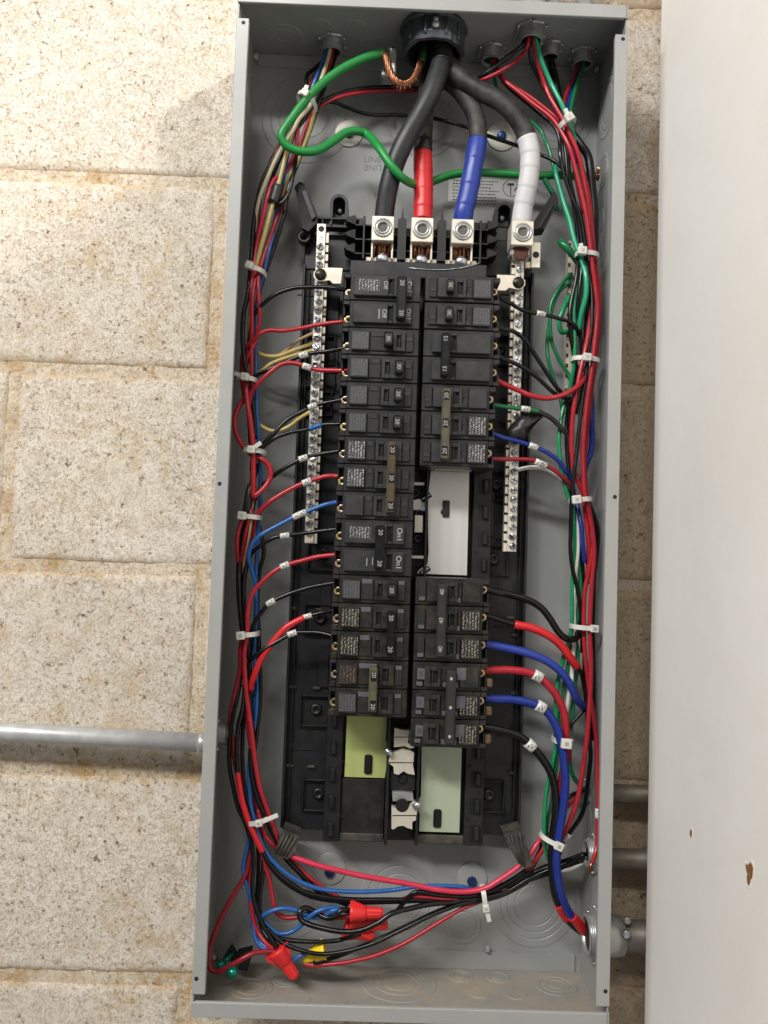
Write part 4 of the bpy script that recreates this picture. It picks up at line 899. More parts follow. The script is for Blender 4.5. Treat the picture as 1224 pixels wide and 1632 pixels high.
wire('blue', 0.07, [(490, 170, 2.1), (470, 205, 1.9), (463, 230, 1.85), (455, 265, 1.8), (452, 283, 1.85), (446, 305, 2.1)], 'thin blue wire beside the yellow ones above the splice')
wire('black', 0.07, [(475, 240, 1.9), (468, 275, 1.6), (463, 300, 1.5), (455, 317, 1.45), (444, 326, 1.5), (436, 332, 1.8)], 'thin black wire curling round the taped splice')
wire('black', 0.11, [(410, 740, 2.1), (403, 765, 1.8), (397, 787, 1.6), (393, 812, 1.6), (388, 835, 1.8), (384, 870, 1.9), (381, 905, 1.8), (381, 940, 1.7), (384, 980, 1.7), (388, 1010, 1.7), (394, 1050, 1.8)],
     'thick black wire wrapped in tape above the left middle zip tie', tapes=[(400, 775, 392, 815, 'tape_black', 0.05)])
wire('red', R1, [(398, 800, 1.9), (391, 818, 1.65), (384, 834, 1.5), (379, 853, 1.5), (378, 878, 1.6), (381, 905, 1.9), (386, 950, 2.1)], 'red wire bulging left below the middle left zip tie')
wire('red', R1, [(404, 795, 1.9), (400, 815, 1.6), (394, 840, 1.55), (388, 875, 1.7), (386, 920, 2.0), (388, 980, 2.2)], 'red wire second from left below the middle left zip tie')
wire('tan', 0.05, [(403, 800, 1.7), (399, 840, 1.5), (394, 870, 1.5), (388, 905, 1.8), (388, 940, 2.3)], 'thin tan wire between red ones, middle left bundle')
wire('black', R1, [(414, 840, 2.0), (419, 862, 1.9), (420, 885, 1.9), (414, 910, 2.0), (410, 950, 2.1), (412, 1000, 2.1), (414, 1060, 2.0), (415, 1110, 2.0), (409, 1170, 2.1), (402, 1230, 2.2), (408, 1290, 2.3), (410, 1330, 2.3), (412, 1380, 2.3), (410, 1440, 2.2), (418, 1480, 1.9), (440, 1512, 1.45)], 'black wire on the right edge of the lower left bundle')
wire('black', R1, [(398, 860, 1.9), (392, 900, 1.8), (388, 940, 1.7), (392, 985, 1.65), (396, 1030, 1.65), (398, 1075, 1.7), (398, 1110, 1.8), (404, 1180, 2.0), (408, 1250, 1.9), (420, 1295, 1.8), (434, 1328, 1.9), (448, 1352, 2.2)], 'black wire running through the lower left zip tie')
wire('dred', 0.1, [(392, 1000, 1.9), (384, 1030, 1.7), (382, 1070, 1.7), (373, 1110, 1.75), (367, 1150, 1.85), (372, 1195, 1.95), (380, 1240, 2.1), (388, 1290, 2.2), (397, 1330, 2.2), (400, 1350, 2.2)], 'dark red wire swinging left beside the lower left bundle')
wire('dred', R1, [(388, 1090, 1.9), (393, 1130, 1.8), (396, 1165, 1.8), (400, 1200, 1.95), (402, 1260, 2.1), (412, 1300, 2.1), (418, 1345, 2.2)], 'dark red wire tucked behind the long red wire at lower left')
wire('blue', R1, [(410, 1020, 2.2), (406, 1080, 2.1), (404, 1150, 2.1), (399, 1200, 2.0), (397, 1233, 1.9), (400, 1279, 1.8), (407, 1312, 1.75), (413.5, 1335, 1.7), (426.6, 1361, 1.7), (444.6, 1382, 1.7), (471, 1402, 1.7), (503, 1414.6, 1.7), (539, 1420, 1.7), (580, 1421, 1.7), (620, 1419, 1.75), (660, 1414, 1.8), (700, 1412, 1.9), (737, 1414, 2.0), (760, 1418, 2.2), (800, 1408, 2.4)],
     'blue wire sweeping from the left bundle along the bottom')
wire('black', R1, [(388, 1060, 1.9), (379, 1108, 1.75), (371, 1145, 1.7), (366, 1180, 1.7), (366, 1212, 1.7), (369, 1240, 1.7), (378, 1282, 1.7), (391, 1312, 1.75), (400, 1340, 1.8), (404, 1375, 1.8), (402, 1405, 1.7), (405, 1437, 1.6), (418, 1471, 1.5), (434, 1499, 1.4), (442, 1512, 1.4)],
     'black wire bowing far left then down to the big red wire nut')
wire('black', R1 + 0.01, [(392, 1080, 1.9), (388, 1125, 1.6), (381, 1154, 1.5), (377.6, 1187, 1.5), (378, 1222, 1.5), (380, 1242, 1.5), (386, 1276, 1.5), (396, 1308, 1.5), (408.6, 1338, 1.55), (418.4, 1357.5, 1.6), (430, 1377, 1.65), (446, 1395, 1.7), (471, 1413, 1.75), (487, 1422, 1.75), (530, 1431, 1.8), (580, 1434, 1.85), (640, 1434, 1.9), (700, 1436, 2.0), (740, 1435, 2.0), (774, 1430, 2.1), (809, 1420, 2.2), (840, 1402, 2.3), (872, 1388, 2.3), (900, 1377, 2.2), (932, 1362, 2.0)],
     'black wire with a long red taped stretch at lower left', tapes=[(378, 1230, 418, 1357, 'tape_red', 0.022)])
wire('black', R1, [(396, 1060, 2.2), (392, 1110, 2.2), (387, 1160, 2.1), (386, 1195, 1.95), (388, 1240, 1.8), (393, 1270, 1.8), (404, 1310, 1.85), (416, 1345, 1.85), (428, 1375, 1.85), (450, 1402, 1.9), (485, 1424, 1.9), (520, 1434, 1.95), (580, 1438, 2.0), (650, 1437, 2.05), (710, 1433, 2.1), (770, 1426, 2.2), (815, 1410, 2.3), (850, 1390, 2.4), (880, 1380, 2.4), (930, 1366, 2.1)],
     'black wire running just below the bottom blue wire')
wire('black', 0.1, [(404, 1090, 2.2), (402, 1150, 2.1), (400, 1200, 1.9), (401, 1228, 1.75), (404, 1250, 1.65), (412, 1277, 1.6), (425, 1304, 1.65), (438, 1334, 1.8), (446, 1352, 2.0), (457, 1369, 2.0), (479, 1392, 2.0), (494, 1409, 2.1), (520, 1428, 2.2), (555, 1442, 2.3)],
     'black wire passing under the worn left foot')
wire('red', 0.075, [(411, 1290, 1.9), (417, 1315, 1.7), (422, 1330, 1.7), (434, 1345, 1.8), (447, 1357, 2.0), (464, 1371, 2.1), (487, 1393, 2.1), (510, 1411, 2.2), (540, 1430, 2.3)], 'thin red wire passing under the worn left foot')
wire('pink', 0.1, [(440, 1350, 2.2), (452, 1358, 2.0), (463, 1364, 1.8), (502, 1378, 1.7), (550, 1390, 1.7), (607, 1402, 1.75), (660, 1411, 1.8), (700, 1418.6, 1.8), (737, 1421.5, 1.8), (771.5, 1416, 1.8), (797, 1401.5, 1.8), (826, 1381.5, 1.9), (845, 1360, 2.0), (857, 1343, 2.1), (872, 1325, 2.3)],
     'pink red wire crossing the bottom from the left foot to the right')
wire('blue', R1, [(398, 1320, 2.0), (394.7, 1348, 2.0), (389, 1372, 2.0), (388, 1395, 1.95), (397, 1421, 1.9), (402, 1445, 1.9), (404, 1470, 1.8), (405, 1486, 1.7), (409, 1499, 1.6), (419, 1510, 1.5), (436, 1516, 1.45)],
     'blue wire bowing left and ending in the big red wire nut')
wire('red', R1, [(400, 1330, 2.1), (398, 1370, 2.1), (399, 1405, 2.0), (400, 1439, 1.9), (404, 1465, 1.8), (411, 1485, 1.7), (424, 1503, 1.5), (436, 1513, 1.45)], 'red wire among the black ones above the big red wire nut')
wire('black', R1, [(414, 1330, 2.2), (420, 1370, 2.1), (418, 1402, 2.0), (414, 1433, 1.9), (415, 1458, 1.8), (425, 1483, 1.6), (438, 1504, 1.5), (446, 1514, 1.45)], 'black wire hanging straight down to the big red wire nut')
wire('red', 0.085, [(416, 1340, 2.2), (421, 1374, 2.1), (428, 1396, 2.0), (433, 1422, 2.0), (436, 1440, 1.9), (442, 1455, 1.9), (456, 1462.5, 1.9), (477, 1461, 1.9), (496, 1455, 1.95), (515, 1458, 2.0), (535, 1462, 1.95), (560, 1460, 1.9)],
     'red wire hooking right towards the upper red wire nut')
wire('blue', R1 + 0.005, [(412, 1440, 1.9), (414, 1465, 1.75), (420, 1459, 1.65), (430, 1453, 1.6), (449, 1448, 1.6), (469, 1450, 1.65), (483, 1456, 1.75), (498, 1462, 1.85), (515, 1461, 1.8), (530, 1452, 1.7), (545, 1450, 1.75), (562, 1454, 1.8)],
     'blue wire looping over into the upper red wire nut')
wire('blue', R1, [(410, 1440, 2.0), (419, 1465, 1.8), (430, 1478, 1.75), (446, 1487.5, 1.75), (465, 1485, 1.75), (483, 1472, 1.75), (497, 1458, 1.7), (516, 1449, 1.7), (534, 1447, 1.8), (550, 1452, 1.85), (562, 1456, 1.8)],
     'blue wire sagging under then rising to the upper red wire nut')
wire('black', 0.095, [(562, 1452, 1.8), (545, 1450, 1.65), (534, 1461, 1.6), (520, 1463, 1.7), (505, 1456, 1.8), (497, 1451, 1.75), (486, 1447, 1.7), (478, 1453, 1.6), (480, 1466, 1.5), (496, 1475, 1.4), (526, 1482, 1.3), (556, 1485, 1.25), (580, 1481, 1.25), (605, 1469, 1.3), (625, 1455, 1.4), (655, 1447, 1.6), (690, 1440, 1.8), (735, 1438, 2.0), (770, 1434, 2.1), (806, 1424, 2.2), (840, 1404, 2.4)],
     'black wire hooked round the twisted blue wires and across the red wire nuts')
wire('black', R1, [(418, 1470, 1.7), (428, 1485, 1.65), (440, 1494, 1.6), (467, 1499, 1.6), (506, 1501, 1.6), (536, 1499, 1.65), (555, 1494, 1.7), (575, 1488, 1.8)], 'black wire running right to the lower red wire nuts')
wire('black', R1, [(424, 1478, 1.6), (440, 1494, 1.5), (457, 1506, 1.4), (488.6, 1517, 1.3), (520, 1520, 1.3), (560, 1513.7, 1.35), (600, 1501, 1.4), (640, 1482, 1.5), (690, 1458, 1.7), (735, 1441, 1.9), (772, 1434, 2.1), (812, 1417, 2.3), (845, 1399, 2.4)],
     'black wire crossing over the yellow wire nut')
wire('black', R1, [(500, 1534, 1.6), (508, 1533, 1.55), (536, 1525.5, 1.5), (560, 1516, 1.5), (610, 1494, 1.6), (660, 1469, 1.75), (710, 1447, 1.95), (750, 1437, 2.1), (790, 1428, 2.25), (830, 1408, 2.4), (875, 1392, 2.4), (930, 1370, 2.1)],
     'black wire leaving the yellow wire nut for the right')
wire('blue', 0.08, [(462, 1536, 1.55), (470, 1530, 1.5), (478, 1524, 1.45), (490, 1520, 1.5)], 'short blue wire end at the yellow wire nut')
wire('red', R1, [(484, 1536, 1.7), (498, 1538, 1.65), (512, 1537.5, 1.6), (536, 1536, 1.55), (560, 1532.5, 1.55), (600, 1522, 1.6), (640, 1506, 1.7), (690, 1476, 1.85), (735, 1449, 2.0), (762, 1438, 2.1), (792, 1425, 2.2), (835, 1396, 2.4), (862, 1358, 2.5)],
     'lowest red wire rising to the right along the bottom')
wire('dred', 0.095, [(400, 1340, 2.2), (396, 1380, 2.0), (387, 1402, 1.9), (365, 1439, 1.7), (346, 1478, 1.5), (334, 1513, 1.3), (334.5, 1540, 1.2), (344, 1548, 1.15), (360, 1543.5, 1.1), (385, 1529, 1.1), (404, 1519, 1.2), (425, 1516, 1.35), (440, 1518, 1.4)],
     'dark red wire sweeping far left then round into the big red wire nut')
wire('red', 0.075, [(640, 1434, 2.0), (655, 1429, 1.9), (680, 1430, 1.9), (720, 1432, 2.0), (765, 1427, 2.1)], 'short red wire between black ones left of the bottom zip tie')
wire('black', 0.085, [(632, 1453, 2.0), (642, 1440, 1.9), (655, 1426, 1.8), (668, 1421, 1.8), (700, 1426, 1.9), (740, 1428, 2.0), (775, 1422, 2.1), (812, 1405, 2.2), (846, 1380, 2.3), (862, 1355, 2.4)],
     'black wire kinked up under the blue wire at bottom centre')
wire('black', R1, [(740, 1430, 2.3), (780, 1424, 2.3), (815, 1408, 2.25), (843, 1388, 2.2), (858, 1362, 2.2), (866, 1340, 2.3)], 'black wire turning up behind the worn right foot')
wire('red', 0.08, [(836, 1392, 2.3), (852, 1373, 2.1), (866, 1352, 2.1), (872, 1335, 2.2)], 'short red wire rising behind the worn right foot')
# ---- across the top
wire('black', 0.085, [(842, 52, 1.5), (838, 68, 1.5), (826, 78, 1.55), (810, 90, 1.7), (780, 113, 1.8), (752, 130, 2.2), (715, 140, 2.9), (670, 141, 3.1), (610, 139, 2.9), (570, 143, 2.6), (540, 150, 2.4), (512, 163, 2.2), (500, 180, 2.1)],
     'black wire crossing the top behind the thick cables, upper one')
wire('red', R1, [(844, 54, 1.4), (840, 74, 1.4), (830, 90, 1.8), (815, 103, 1.7), (790, 118, 1.8), (768, 127, 2.0), (746, 127, 2.4), (715, 138, 2.9), (665, 145, 3.1), (610, 145, 2.9), (570, 149, 2.6), (540, 155, 2.4), (518, 164, 2.3), (497, 180, 2.2)],
     'red wire crossing the top behind the thick cables')
wire('black', 0.075, [(500, 175, 2.3), (512, 163, 2.3), (535, 164, 2.4), (552, 171, 2.5), (575, 179, 2.6), (600, 183, 2.7), (640, 184, 2.9), (690, 189, 3.0), (735, 200, 2.9), (770, 213, 2.7), (815, 229, 2.5), (860, 246, 2.4), (885, 258, 2.2), (900, 272, 2.1)],
     'thin black wire crossing the back below the top cables')
wire('red', R1, [(785, 80, 2.85), (788, 100, 2.8), (797, 118, 2.3), (812, 134, 2.1), (840, 152, 2.0), (866, 171, 1.9), (888, 190, 1.8), (906, 212, 1.7), (916, 235, 1.6), (926, 262, 1.6), (936, 300, 1.6), (942, 344, 1.6), (946, 393, 1.6), (950, 430, 1.7), (955, 465, 1.8), (955, 514, 1.8), (951, 555, 1.8), (946, 596, 1.9), (941, 640, 1.9), (935, 690, 1.9), (932, 740, 1.9), (936, 790, 1.8), (940, 815, 1.7), (945, 845, 1.6), (944, 878, 1.6), (938, 911, 1.6), (932, 943, 1.6), (931, 976, 1.6), (931, 1019, 1.6), (934, 1060, 1.65), (938, 1093, 1.75), (945, 1135, 1.8), (949, 1166, 1.75), (951, 1192, 1.7), (953, 1240, 1.5), (953.5, 1289, 1.3), (952, 1340, 1.1), (948, 1362, 0.95), (944, 1375, 0.92)],
     'long red wire down the far right ending in a bare copper tip', [(953, 1298.7)])
obj('bare_tip', G().tube([at(945, 1372, 0.93), at(941, 1381, 0.9), at(936, 1393, 0.9)], [0.065, 0.07, 0.05], 10), 'copper', LASTW)
wire('red', R1 + 0.006, [(783, 82, 2.9), (786, 100, 2.85), (793, 112, 2.4), (804, 128, 2.1), (830, 149, 1.9), (856, 170, 1.75), (880, 190, 1.6), (896, 212, 1.5), (908, 236, 1.4), (916, 265, 1.4), (925, 303, 1.4), (933, 337, 1.4), (939, 377, 1.4), (944, 421, 1.4), (949, 457, 1.4), (952, 498, 1.4), (948, 547, 1.4), (943, 594, 1.4), (937, 631, 1.4), (932, 672, 1.4), (929, 720, 1.4), (929.5, 753, 1.4), (932, 786, 1.4), (939, 820, 1.45), (945, 850, 1.5), (947, 886, 1.5), (943.5, 927, 1.45), (941, 976, 1.4), (940, 1010, 1.4), (942, 1060, 1.35), (941, 1100, 1.35), (938.5, 1140, 1.3), (936, 1175, 1.3), (932, 1207, 1.3), (925.6, 1248, 1.3), (916, 1289, 1.35), (903, 1323, 1.5), (893, 1340, 1.7), (880, 1362, 2.0)],
     'long glossy red wire in front of the right bundle')
wire('black', R1, [(790, 110, 2.6), (812, 140, 2.3), (845, 168, 2.1), (872, 190, 2.0), (886, 206, 1.8), (892, 225, 1.7), (893, 245, 1.6), (896, 263, 1.6), (902, 288, 1.6), (914, 320, 1.6), (925, 344, 1.6), (931, 377, 1.6), (936, 426, 1.6), (943, 465, 1.55), (944, 514, 1.5), (940, 547, 1.5), (934, 597, 1.45), (927, 647, 1.4), (921, 704, 1.35), (916, 745, 1.3), (912, 788, 1.3), (911, 808, 1.4), (910, 845, 1.5), (909, 878, 1.5), (912.5, 907, 1.5), (920, 935, 1.6), (925, 968, 1.7), (927, 1000, 1.9), (928, 1040, 2.0)],
     'long black wire weaving down the front of the right bundle')
wire('green', 0.07, [(780, 84, 2.9), (783, 102, 2.9), (786, 118, 2.8), (794, 148, 2.7), (813, 170, 2.7), (840, 188, 2.7), (862, 208, 2.6), (868, 222, 2.5), (873, 232, 2.4), (881, 262, 2.3), (886, 284, 2.2), (897, 321, 2.1), (907, 352, 2.0), (915, 382, 1.9), (923, 407, 1.8), (930, 425, 1.7), (935, 445, 1.65), (934, 470, 1.7), (927, 500, 1.8), (921, 530, 2.1)],
     'thin green wire from the top fitting weaving down the right side')
wire('teal', 0.1, [(884, 265, 2.2), (887, 284, 2.1), (898, 321, 2.0), (908, 352, 1.9), (916, 385, 1.8), (926, 412, 1.7), (934, 440, 1.5), (934, 470, 1.5), (926, 501, 1.7), (921, 535, 2.0)], 'pale green wire bulging at the front of the upper right bundle')
wire('red', R1 + 0.01, [(849, 52, 1.45), (851, 72, 1.45), (856, 95, 1.5), (868, 135, 1.75), (884, 168, 1.6), (899, 195, 1.5), (911, 220, 1.45), (922, 248, 1.45), (931, 285, 1.5), (938, 330, 1.55), (942, 380, 1.55), (944, 420, 1.6), (947, 460, 1.75), (943, 498, 1.7), (938, 530, 1.5), (931, 563, 1.35), (924, 596, 1.3), (919, 623, 1.3), (912.5, 668, 1.3), (911, 712, 1.35), (914, 745, 1.45), (920.7, 766, 1.55), (929, 787, 1.6), (933, 815, 1.65), (937, 850, 1.7), (938, 886, 1.75), (936, 930, 1.8)],
     'thick red wire from the biggest small fitting through the right ties')
wire('black', 0.07, [(845, 54, 1.5), (844, 74, 1.5), (847, 97, 1.65), (860, 128, 1.9), (878, 160, 1.8), (892, 188, 1.7), (900, 212, 1.6), (905, 245, 1.6), (909, 285, 1.7), (917, 325, 1.75), (924, 360, 1.8), (928, 410, 1.8), (924, 457, 1.75), (921, 490, 1.8), (926, 540, 1.9), (928, 600, 2.0), (918, 660, 2.1)],
     'thin glossy black wire left of the red one under the top fitting')
wire('teal', R1 + 0.01, [(853, 52, 1.4), (855, 70, 1.4), (862, 95, 1.4), (877, 130, 1.6), (892, 160, 1.5), (903, 185, 1.5), (914, 215, 1.6), (922, 250, 1.9), (930, 300, 2.2)], 'bright green wire running down to the top right zip tie')
wire('black', 0.16, [(877, 76, 2.45), (878, 97, 2.45), (884, 125, 2.4), (890, 152, 2.3), (898, 180, 2.0), (909, 208, 1.8), (926, 232, 1.7), (937, 250, 1.7), (942, 280, 1.7), (946, 328, 1.75), (947, 380, 1.8), (944, 430, 1.95), (938, 490, 2.1), (936, 550, 2.1)],
     'thick black wire from the rear top fitting')
wire('dred', R1, [(924, 88, 2.85), (920, 108, 2.8), (907, 138, 2.3), (898, 168, 2.0), (901, 200, 2.0), (910, 240, 2.0), (920, 290, 2.0), (930, 340, 2.0)], 'dark red wire slanting from the rightmost top fitting')
wire('navy', 0.075, [(928, 88, 2.9), (923, 112, 2.85), (911, 148, 2.3), (904, 178, 2.0), (908, 210, 1.95), (920, 260, 2.0)], 'thin dark blue wire between red and green at top right')
wire('dgreen', R1, [(932, 88, 2.8), (928, 110, 2.7), (917, 140, 2.2), (910, 172, 1.9), (908, 196, 1.8), (915, 230, 1.95), (925, 270, 2.1)], 'dark green wire from the rightmost top fitting')
wire('black', R1, [(893, 190, 2.1), (898, 220, 1.9), (902, 250, 1.8), (906, 290, 1.8), (917, 340, 1.85), (922, 390, 1.9), (918, 440, 1.7), (910, 485, 1.6), (909, 522, 1.6), (912, 550, 1.7), (919, 590, 2.0), (913, 640, 2.1), (905, 690, 2.0), (906, 740, 1.9), (911, 790, 1.8)], 'black wire bowing left in the right bundle')
wire('green', R1, [(920, 440, 2.0), (919, 468, 1.9), (914.5, 495, 1.8), (915, 522, 1.75), (916, 563, 1.7), (913, 598, 1.8), (905, 630, 2.0), (898, 650, 2.0), (893, 680, 1.9), (890.5, 704, 1.85), (893, 729, 1.8), (896, 753, 1.8), (904, 786, 1.8), (914, 812, 1.8), (916, 845, 1.8), (916, 878, 1.8), (912.5, 927, 1.8), (911.7, 976, 1.8), (909, 1010, 1.85), (898, 1048, 1.9), (891, 1076, 1.9), (886, 1109, 1.9), (886.5, 1140, 1.85), (887, 1180, 1.75), (880, 1218, 1.7), (872, 1256, 1.7), (868, 1289, 1.7), (867, 1330, 1.75), (869, 1352, 1.9), (876, 1375, 2.1)],
     'long green wire down the left edge of the right bundle')
wire('dgreen', 0.075, [(911, 436, 2.6), (898, 449, 2.5), (885, 468.6, 2.4), (877, 491.5, 2.4), (876.8, 522, 2.4), (880, 547, 2.4), (891, 573, 2.4), (904, 593, 2.4), (912, 612, 2.3)], 'dark green wire looping off the ground bar, outer one')
wire('dgreen', 0.075, [(910, 449, 2.6), (891.5, 465, 2.5), (880, 490, 2.45), (875, 522, 2.45), (872, 555, 2.45), (875, 577, 2.4), (882, 603, 2.4), (892, 632, 2.3), (898, 660, 2.2)], 'dark green wire looping off the ground bar, longer one')
wire('green', 0.1, [(908, 472, 2.5), (897, 494, 2.3), (891, 514, 2.3), (895, 529, 2.4), (905, 527.5, 2.5)], 'short thick green loop at the ground bar')
wire('dgreen', 0.14, [(893, 385, 1.9), (897, 389, 1.75), (905, 397, 1.7), (913, 406, 1.8), (922, 418, 2.0)], 'fat folded green wire end left of the upper right zip tie')
wire('green', 0.1, [(867, 286, 2.3), (873, 296, 2.3), (880, 308, 2.4), (884, 320, 2.7), (887, 336, 2.8)], 'short cut green wire stub above the right plastic arm')
wire('black', 0.075, [(795, 474, 1.2), (800, 477, 1.3), (816, 485, 1.45), (836, 496, 1.4), (862, 500.5, 1.4), (891, 508, 1.5), (908, 513, 1.5), (918, 522, 1.6), (923, 535, 1.9)], 'thin black marked wire from the top right breaker', [(863, 500.5)])
wire('black', R1, [(792, 521, 1.2), (803, 525, 1.3), (821, 530, 1.4), (839, 545, 1.4), (856, 570, 1.4), (872, 595, 1.4), (884, 613, 1.5), (895, 627, 1.6), (905, 645, 1.8), (907, 690, 2.0)], 'black wire from the second right breaker, upper one')
wire('black', R1, [(794, 567, 1.2), (804, 573, 1.3), (824, 581, 1.4), (849, 596, 1.4), (868, 613, 1.4), (881, 625, 1.5), (893, 632, 1.7), (910, 636, 1.9)], 'black wire from the smooth right breaker, lower one')
wire('red', 0.098, [(790, 604, 1.2), (798, 610, 1.25), (823, 621, 1.3), (847, 630.5, 1.2), (871, 635, 1.15), (894, 631, 1.1), (915, 620, 1.1), (927, 608, 1.3), (933, 595, 1.7)], 'red wire sagging from the smooth right breaker to the bundle')
wire('dgreen', R1, [(778, 644, 1.25), (795, 647, 1.25), (823, 651, 1.3), (837, 652.5, 1.3), (854, 655, 1.35), (868, 660.5, 1.4), (881.5, 669, 1.5), (894.6, 682, 1.6), (906, 697, 1.8), (910, 730, 2.0)],
     'green marked wire turning black, right of the olive-tied breaker', [(837, 652)], [(857, 656, 910, 730, 'tape_black', 0.012)])
wire('navy', R1 + 0.005, [(785, 691, 1.25), (800, 697, 1.3), (823, 703, 1.4), (850.5, 712, 1.4), (868, 719, 1.4), (888, 733, 1.5), (901, 750, 1.6), (910, 764, 1.8), (915, 790, 2.0), (920, 808, 1.8), (926, 837, 1.6), (929, 870, 1.6), (932, 897, 1.7)],
     'blue marked wire from the olive-tied breaker', [(851, 712)])
wire('dred', R1 + 0.005, [(776, 730, 1.25), (790, 731.5, 1.3), (823, 732, 1.4), (847, 733.5, 1.35), (862, 739, 1.35), (881.5, 748, 1.4), (896, 760, 1.5), (909, 774, 1.7), (916, 800, 2.0)], 'dark red marked wire from the olive-tied breaker', [(859, 738), (865, 740)])
wire('white', 0.08, [(818, 752, 2.1), (826, 749, 2.0), (847, 745, 1.8), (868, 747.5, 1.75), (885, 757, 1.8), (897, 768, 1.9), (908, 790, 2.0), (917, 812, 1.9), (921.5, 830, 1.8), (920.7, 878, 1.8), (917.5, 911, 1.8), (915, 943, 1.8), (915, 978, 1.85), (915, 1027, 1.9), (912, 1060, 1.9), (911, 1081, 1.9), (907, 1105, 1.9), (902.7, 1133, 1.95), (899, 1165, 2.1)],
     'white wire from the short right neutral bar down the bundle')
wire('navy', 0.11, [(940, 600, 2.2), (942, 631, 2.1), (943.6, 688, 2.0), (942, 720, 2.0), (935, 740, 2.0), (926, 770, 2.1)], 'dark blue wire on the far right edge of the bundle')
wire('black', R1, [(906, 640, 2.2), (903, 680, 2.1), (904, 720, 2.0), (908, 760, 2.0), (915, 800, 2.0), (925, 840, 2.1), (928, 900, 2.1), (930, 960, 2.1), (931, 1020, 2.1), (932, 1080, 2.1), (934, 1120, 2.0), (938, 1160, 1.9), (941, 1207, 1.8), (936, 1256, 1.8), (929, 1294, 1.8), (909, 1326, 1.75), (900, 1340, 1.8), (892, 1360, 2.0)],
     'black marked wire behind the red ones at lower right', [(904.4, 1335)])
wire('black', 0.1, [(936, 795, 2.0), (943, 814, 1.9), (951, 840, 1.9), (951, 870, 2.0), (946, 920, 2.1), (944, 1000, 2.1), (945, 1100, 2.1), (944, 1180, 2.0)], 'black wire on the far right edge below the middle tie')
wire('green', 0.085, [(918, 850, 2.2), (924, 915, 2.1), (925, 943, 2.0), (921, 978, 2.0), (917, 1010, 2.0), (920.7, 1043, 2.1), (916, 1092, 2.2), (912.5, 1133, 2.2), (909, 1174, 2.3), (907.6, 1212, 2.4), (912, 1234, 2.5), (922, 1249, 2.6), (934, 1262, 2.7)], 'green wire curving right behind the lower red wires')
wire('dgreen', 0.075, [(914, 990, 2.1), (906, 1052, 2.0), (898, 1101, 2.0), (893, 1140, 1.95), (888, 1191, 1.8), (886, 1228, 1.8), (879, 1278, 1.85), (873, 1305, 1.9), (870, 1335, 2.0)], 'dark green wire second from the left in the lower right bundle')
# ---- big wires of the right lower breakers
wire('black', 0.13, [(772, 938, 1.2), (790, 943, 1.25), (807, 946, 1.3), (840, 955.6, 1.2), (862, 968.5, 1.15), (876, 986, 1.2), (890, 1007, 1.3), (904, 1018.5, 1.4), (917, 1017, 1.6), (923, 1005, 1.9), (926, 990, 2.2)], 'thick black wire from the 40 amp breaker curling up into the bundle')
wire('black', 0.10, [(772, 980, 1.2), (798, 988, 1.25), (820, 995, 1.25), (848, 1001, 1.2), (876, 1014, 1.2), (895, 1030, 1.3), (909, 1049, 1.4), (921, 1065, 1.6), (929, 1077, 1.9), (933, 1100, 2.1)], 'black wire in thick bright red sleeve from the 40 amp breaker', (), [(821, 995, 920, 1064, 'tape_red', 0.055)])
wire('navy', 0.15, [(772, 1026, 1.2), (795, 1030.6, 1.25), (834, 1039, 1.2), (868, 1051.5, 1.2), (890, 1067, 1.25), (904, 1083, 1.35), (915, 1105, 1.5), (922, 1118, 1.7), (930, 1126, 2.0)], 'thick blue wire from the 40 amp breaker', mname='tape_blue')
wire('red', 0.145, [(770, 1069, 1.2), (790, 1068.5, 1.2), (807, 1068, 1.2), (834, 1070.5, 1.15), (857, 1078, 1.1), (876, 1094, 1.1), (890, 1114, 1.15), (899.5, 1139, 1.2), (903, 1172, 1.3), (905, 1202, 1.6), (898, 1228, 1.9), (892, 1258, 2.0), (886, 1300, 2.1), (884, 1350, 2.1)], 'thick red marked wire from the lowest right breaker', [(857, 1078)])
wire('navy', 0.155, [(772, 1113, 1.2), (790, 1114.5, 1.2), (812, 1115, 1.2), (840, 1119.4, 1.15), (862, 1127, 1.1), (876, 1139, 1.1), (887, 1158, 1.1), (892, 1175, 1.1), (896, 1192, 1.1), (899, 1212, 1.1), (901, 1240, 1.15), (899, 1272, 1.2), (895, 1305, 1.25), (890, 1336, 1.3), (887, 1373, 1.35), (891, 1410, 1.45), (899, 1438, 1.6), (908, 1456, 1.75), (920, 1470, 1.9), (931, 1484, 2.1), (942, 1494, 2.3)],
     'thick blue marked wire sweeping down to the bottom right fitting', [(862, 1126)], [(911, 1459, 942, 1494, 'tape_red', 0.03)])
wire('black', 0.145, [(770, 1159, 1.2), (785, 1161, 1.2), (807, 1166, 1.2), (829, 1174, 1.15), (845.6, 1188, 1.1), (862, 1206, 1.1), (876, 1228, 1.15), (884, 1253, 1.25), (886, 1287, 1.3), (882, 1320, 1.4), (879, 1356, 1.5), (879, 1387, 1.55), (883, 1421, 1.65), (891, 1444, 1.8), (900, 1460, 2.0), (918, 1478, 2.2), (938, 1492, 2.4)],
     'thick black marked wire from the lowest right breaker to the bottom fitting', [(845.6, 1188)], [(889, 1440, 905, 1465, 'tape_red', 0.015)])
wire('black', 0.07, [(938, 1124, 2.1), (925, 1138, 2.1), (909, 1156, 2.1), (900, 1170, 2.3)], 'thin black wire slanting behind the lower right wires')
wire('red', 0.07, [(925, 1262, 2.4), (917, 1272.5, 2.4), (904, 1286, 2.4), (894, 1302, 2.4)], 'thin red wire slanting beside the thick blue wire')
wire('black', 0.075, [(938, 1256, 2.6), (920.7, 1263, 2.5), (906, 1271, 2.4), (890, 1290, 2.4)], 'thin black wire slanting in from the right wall')
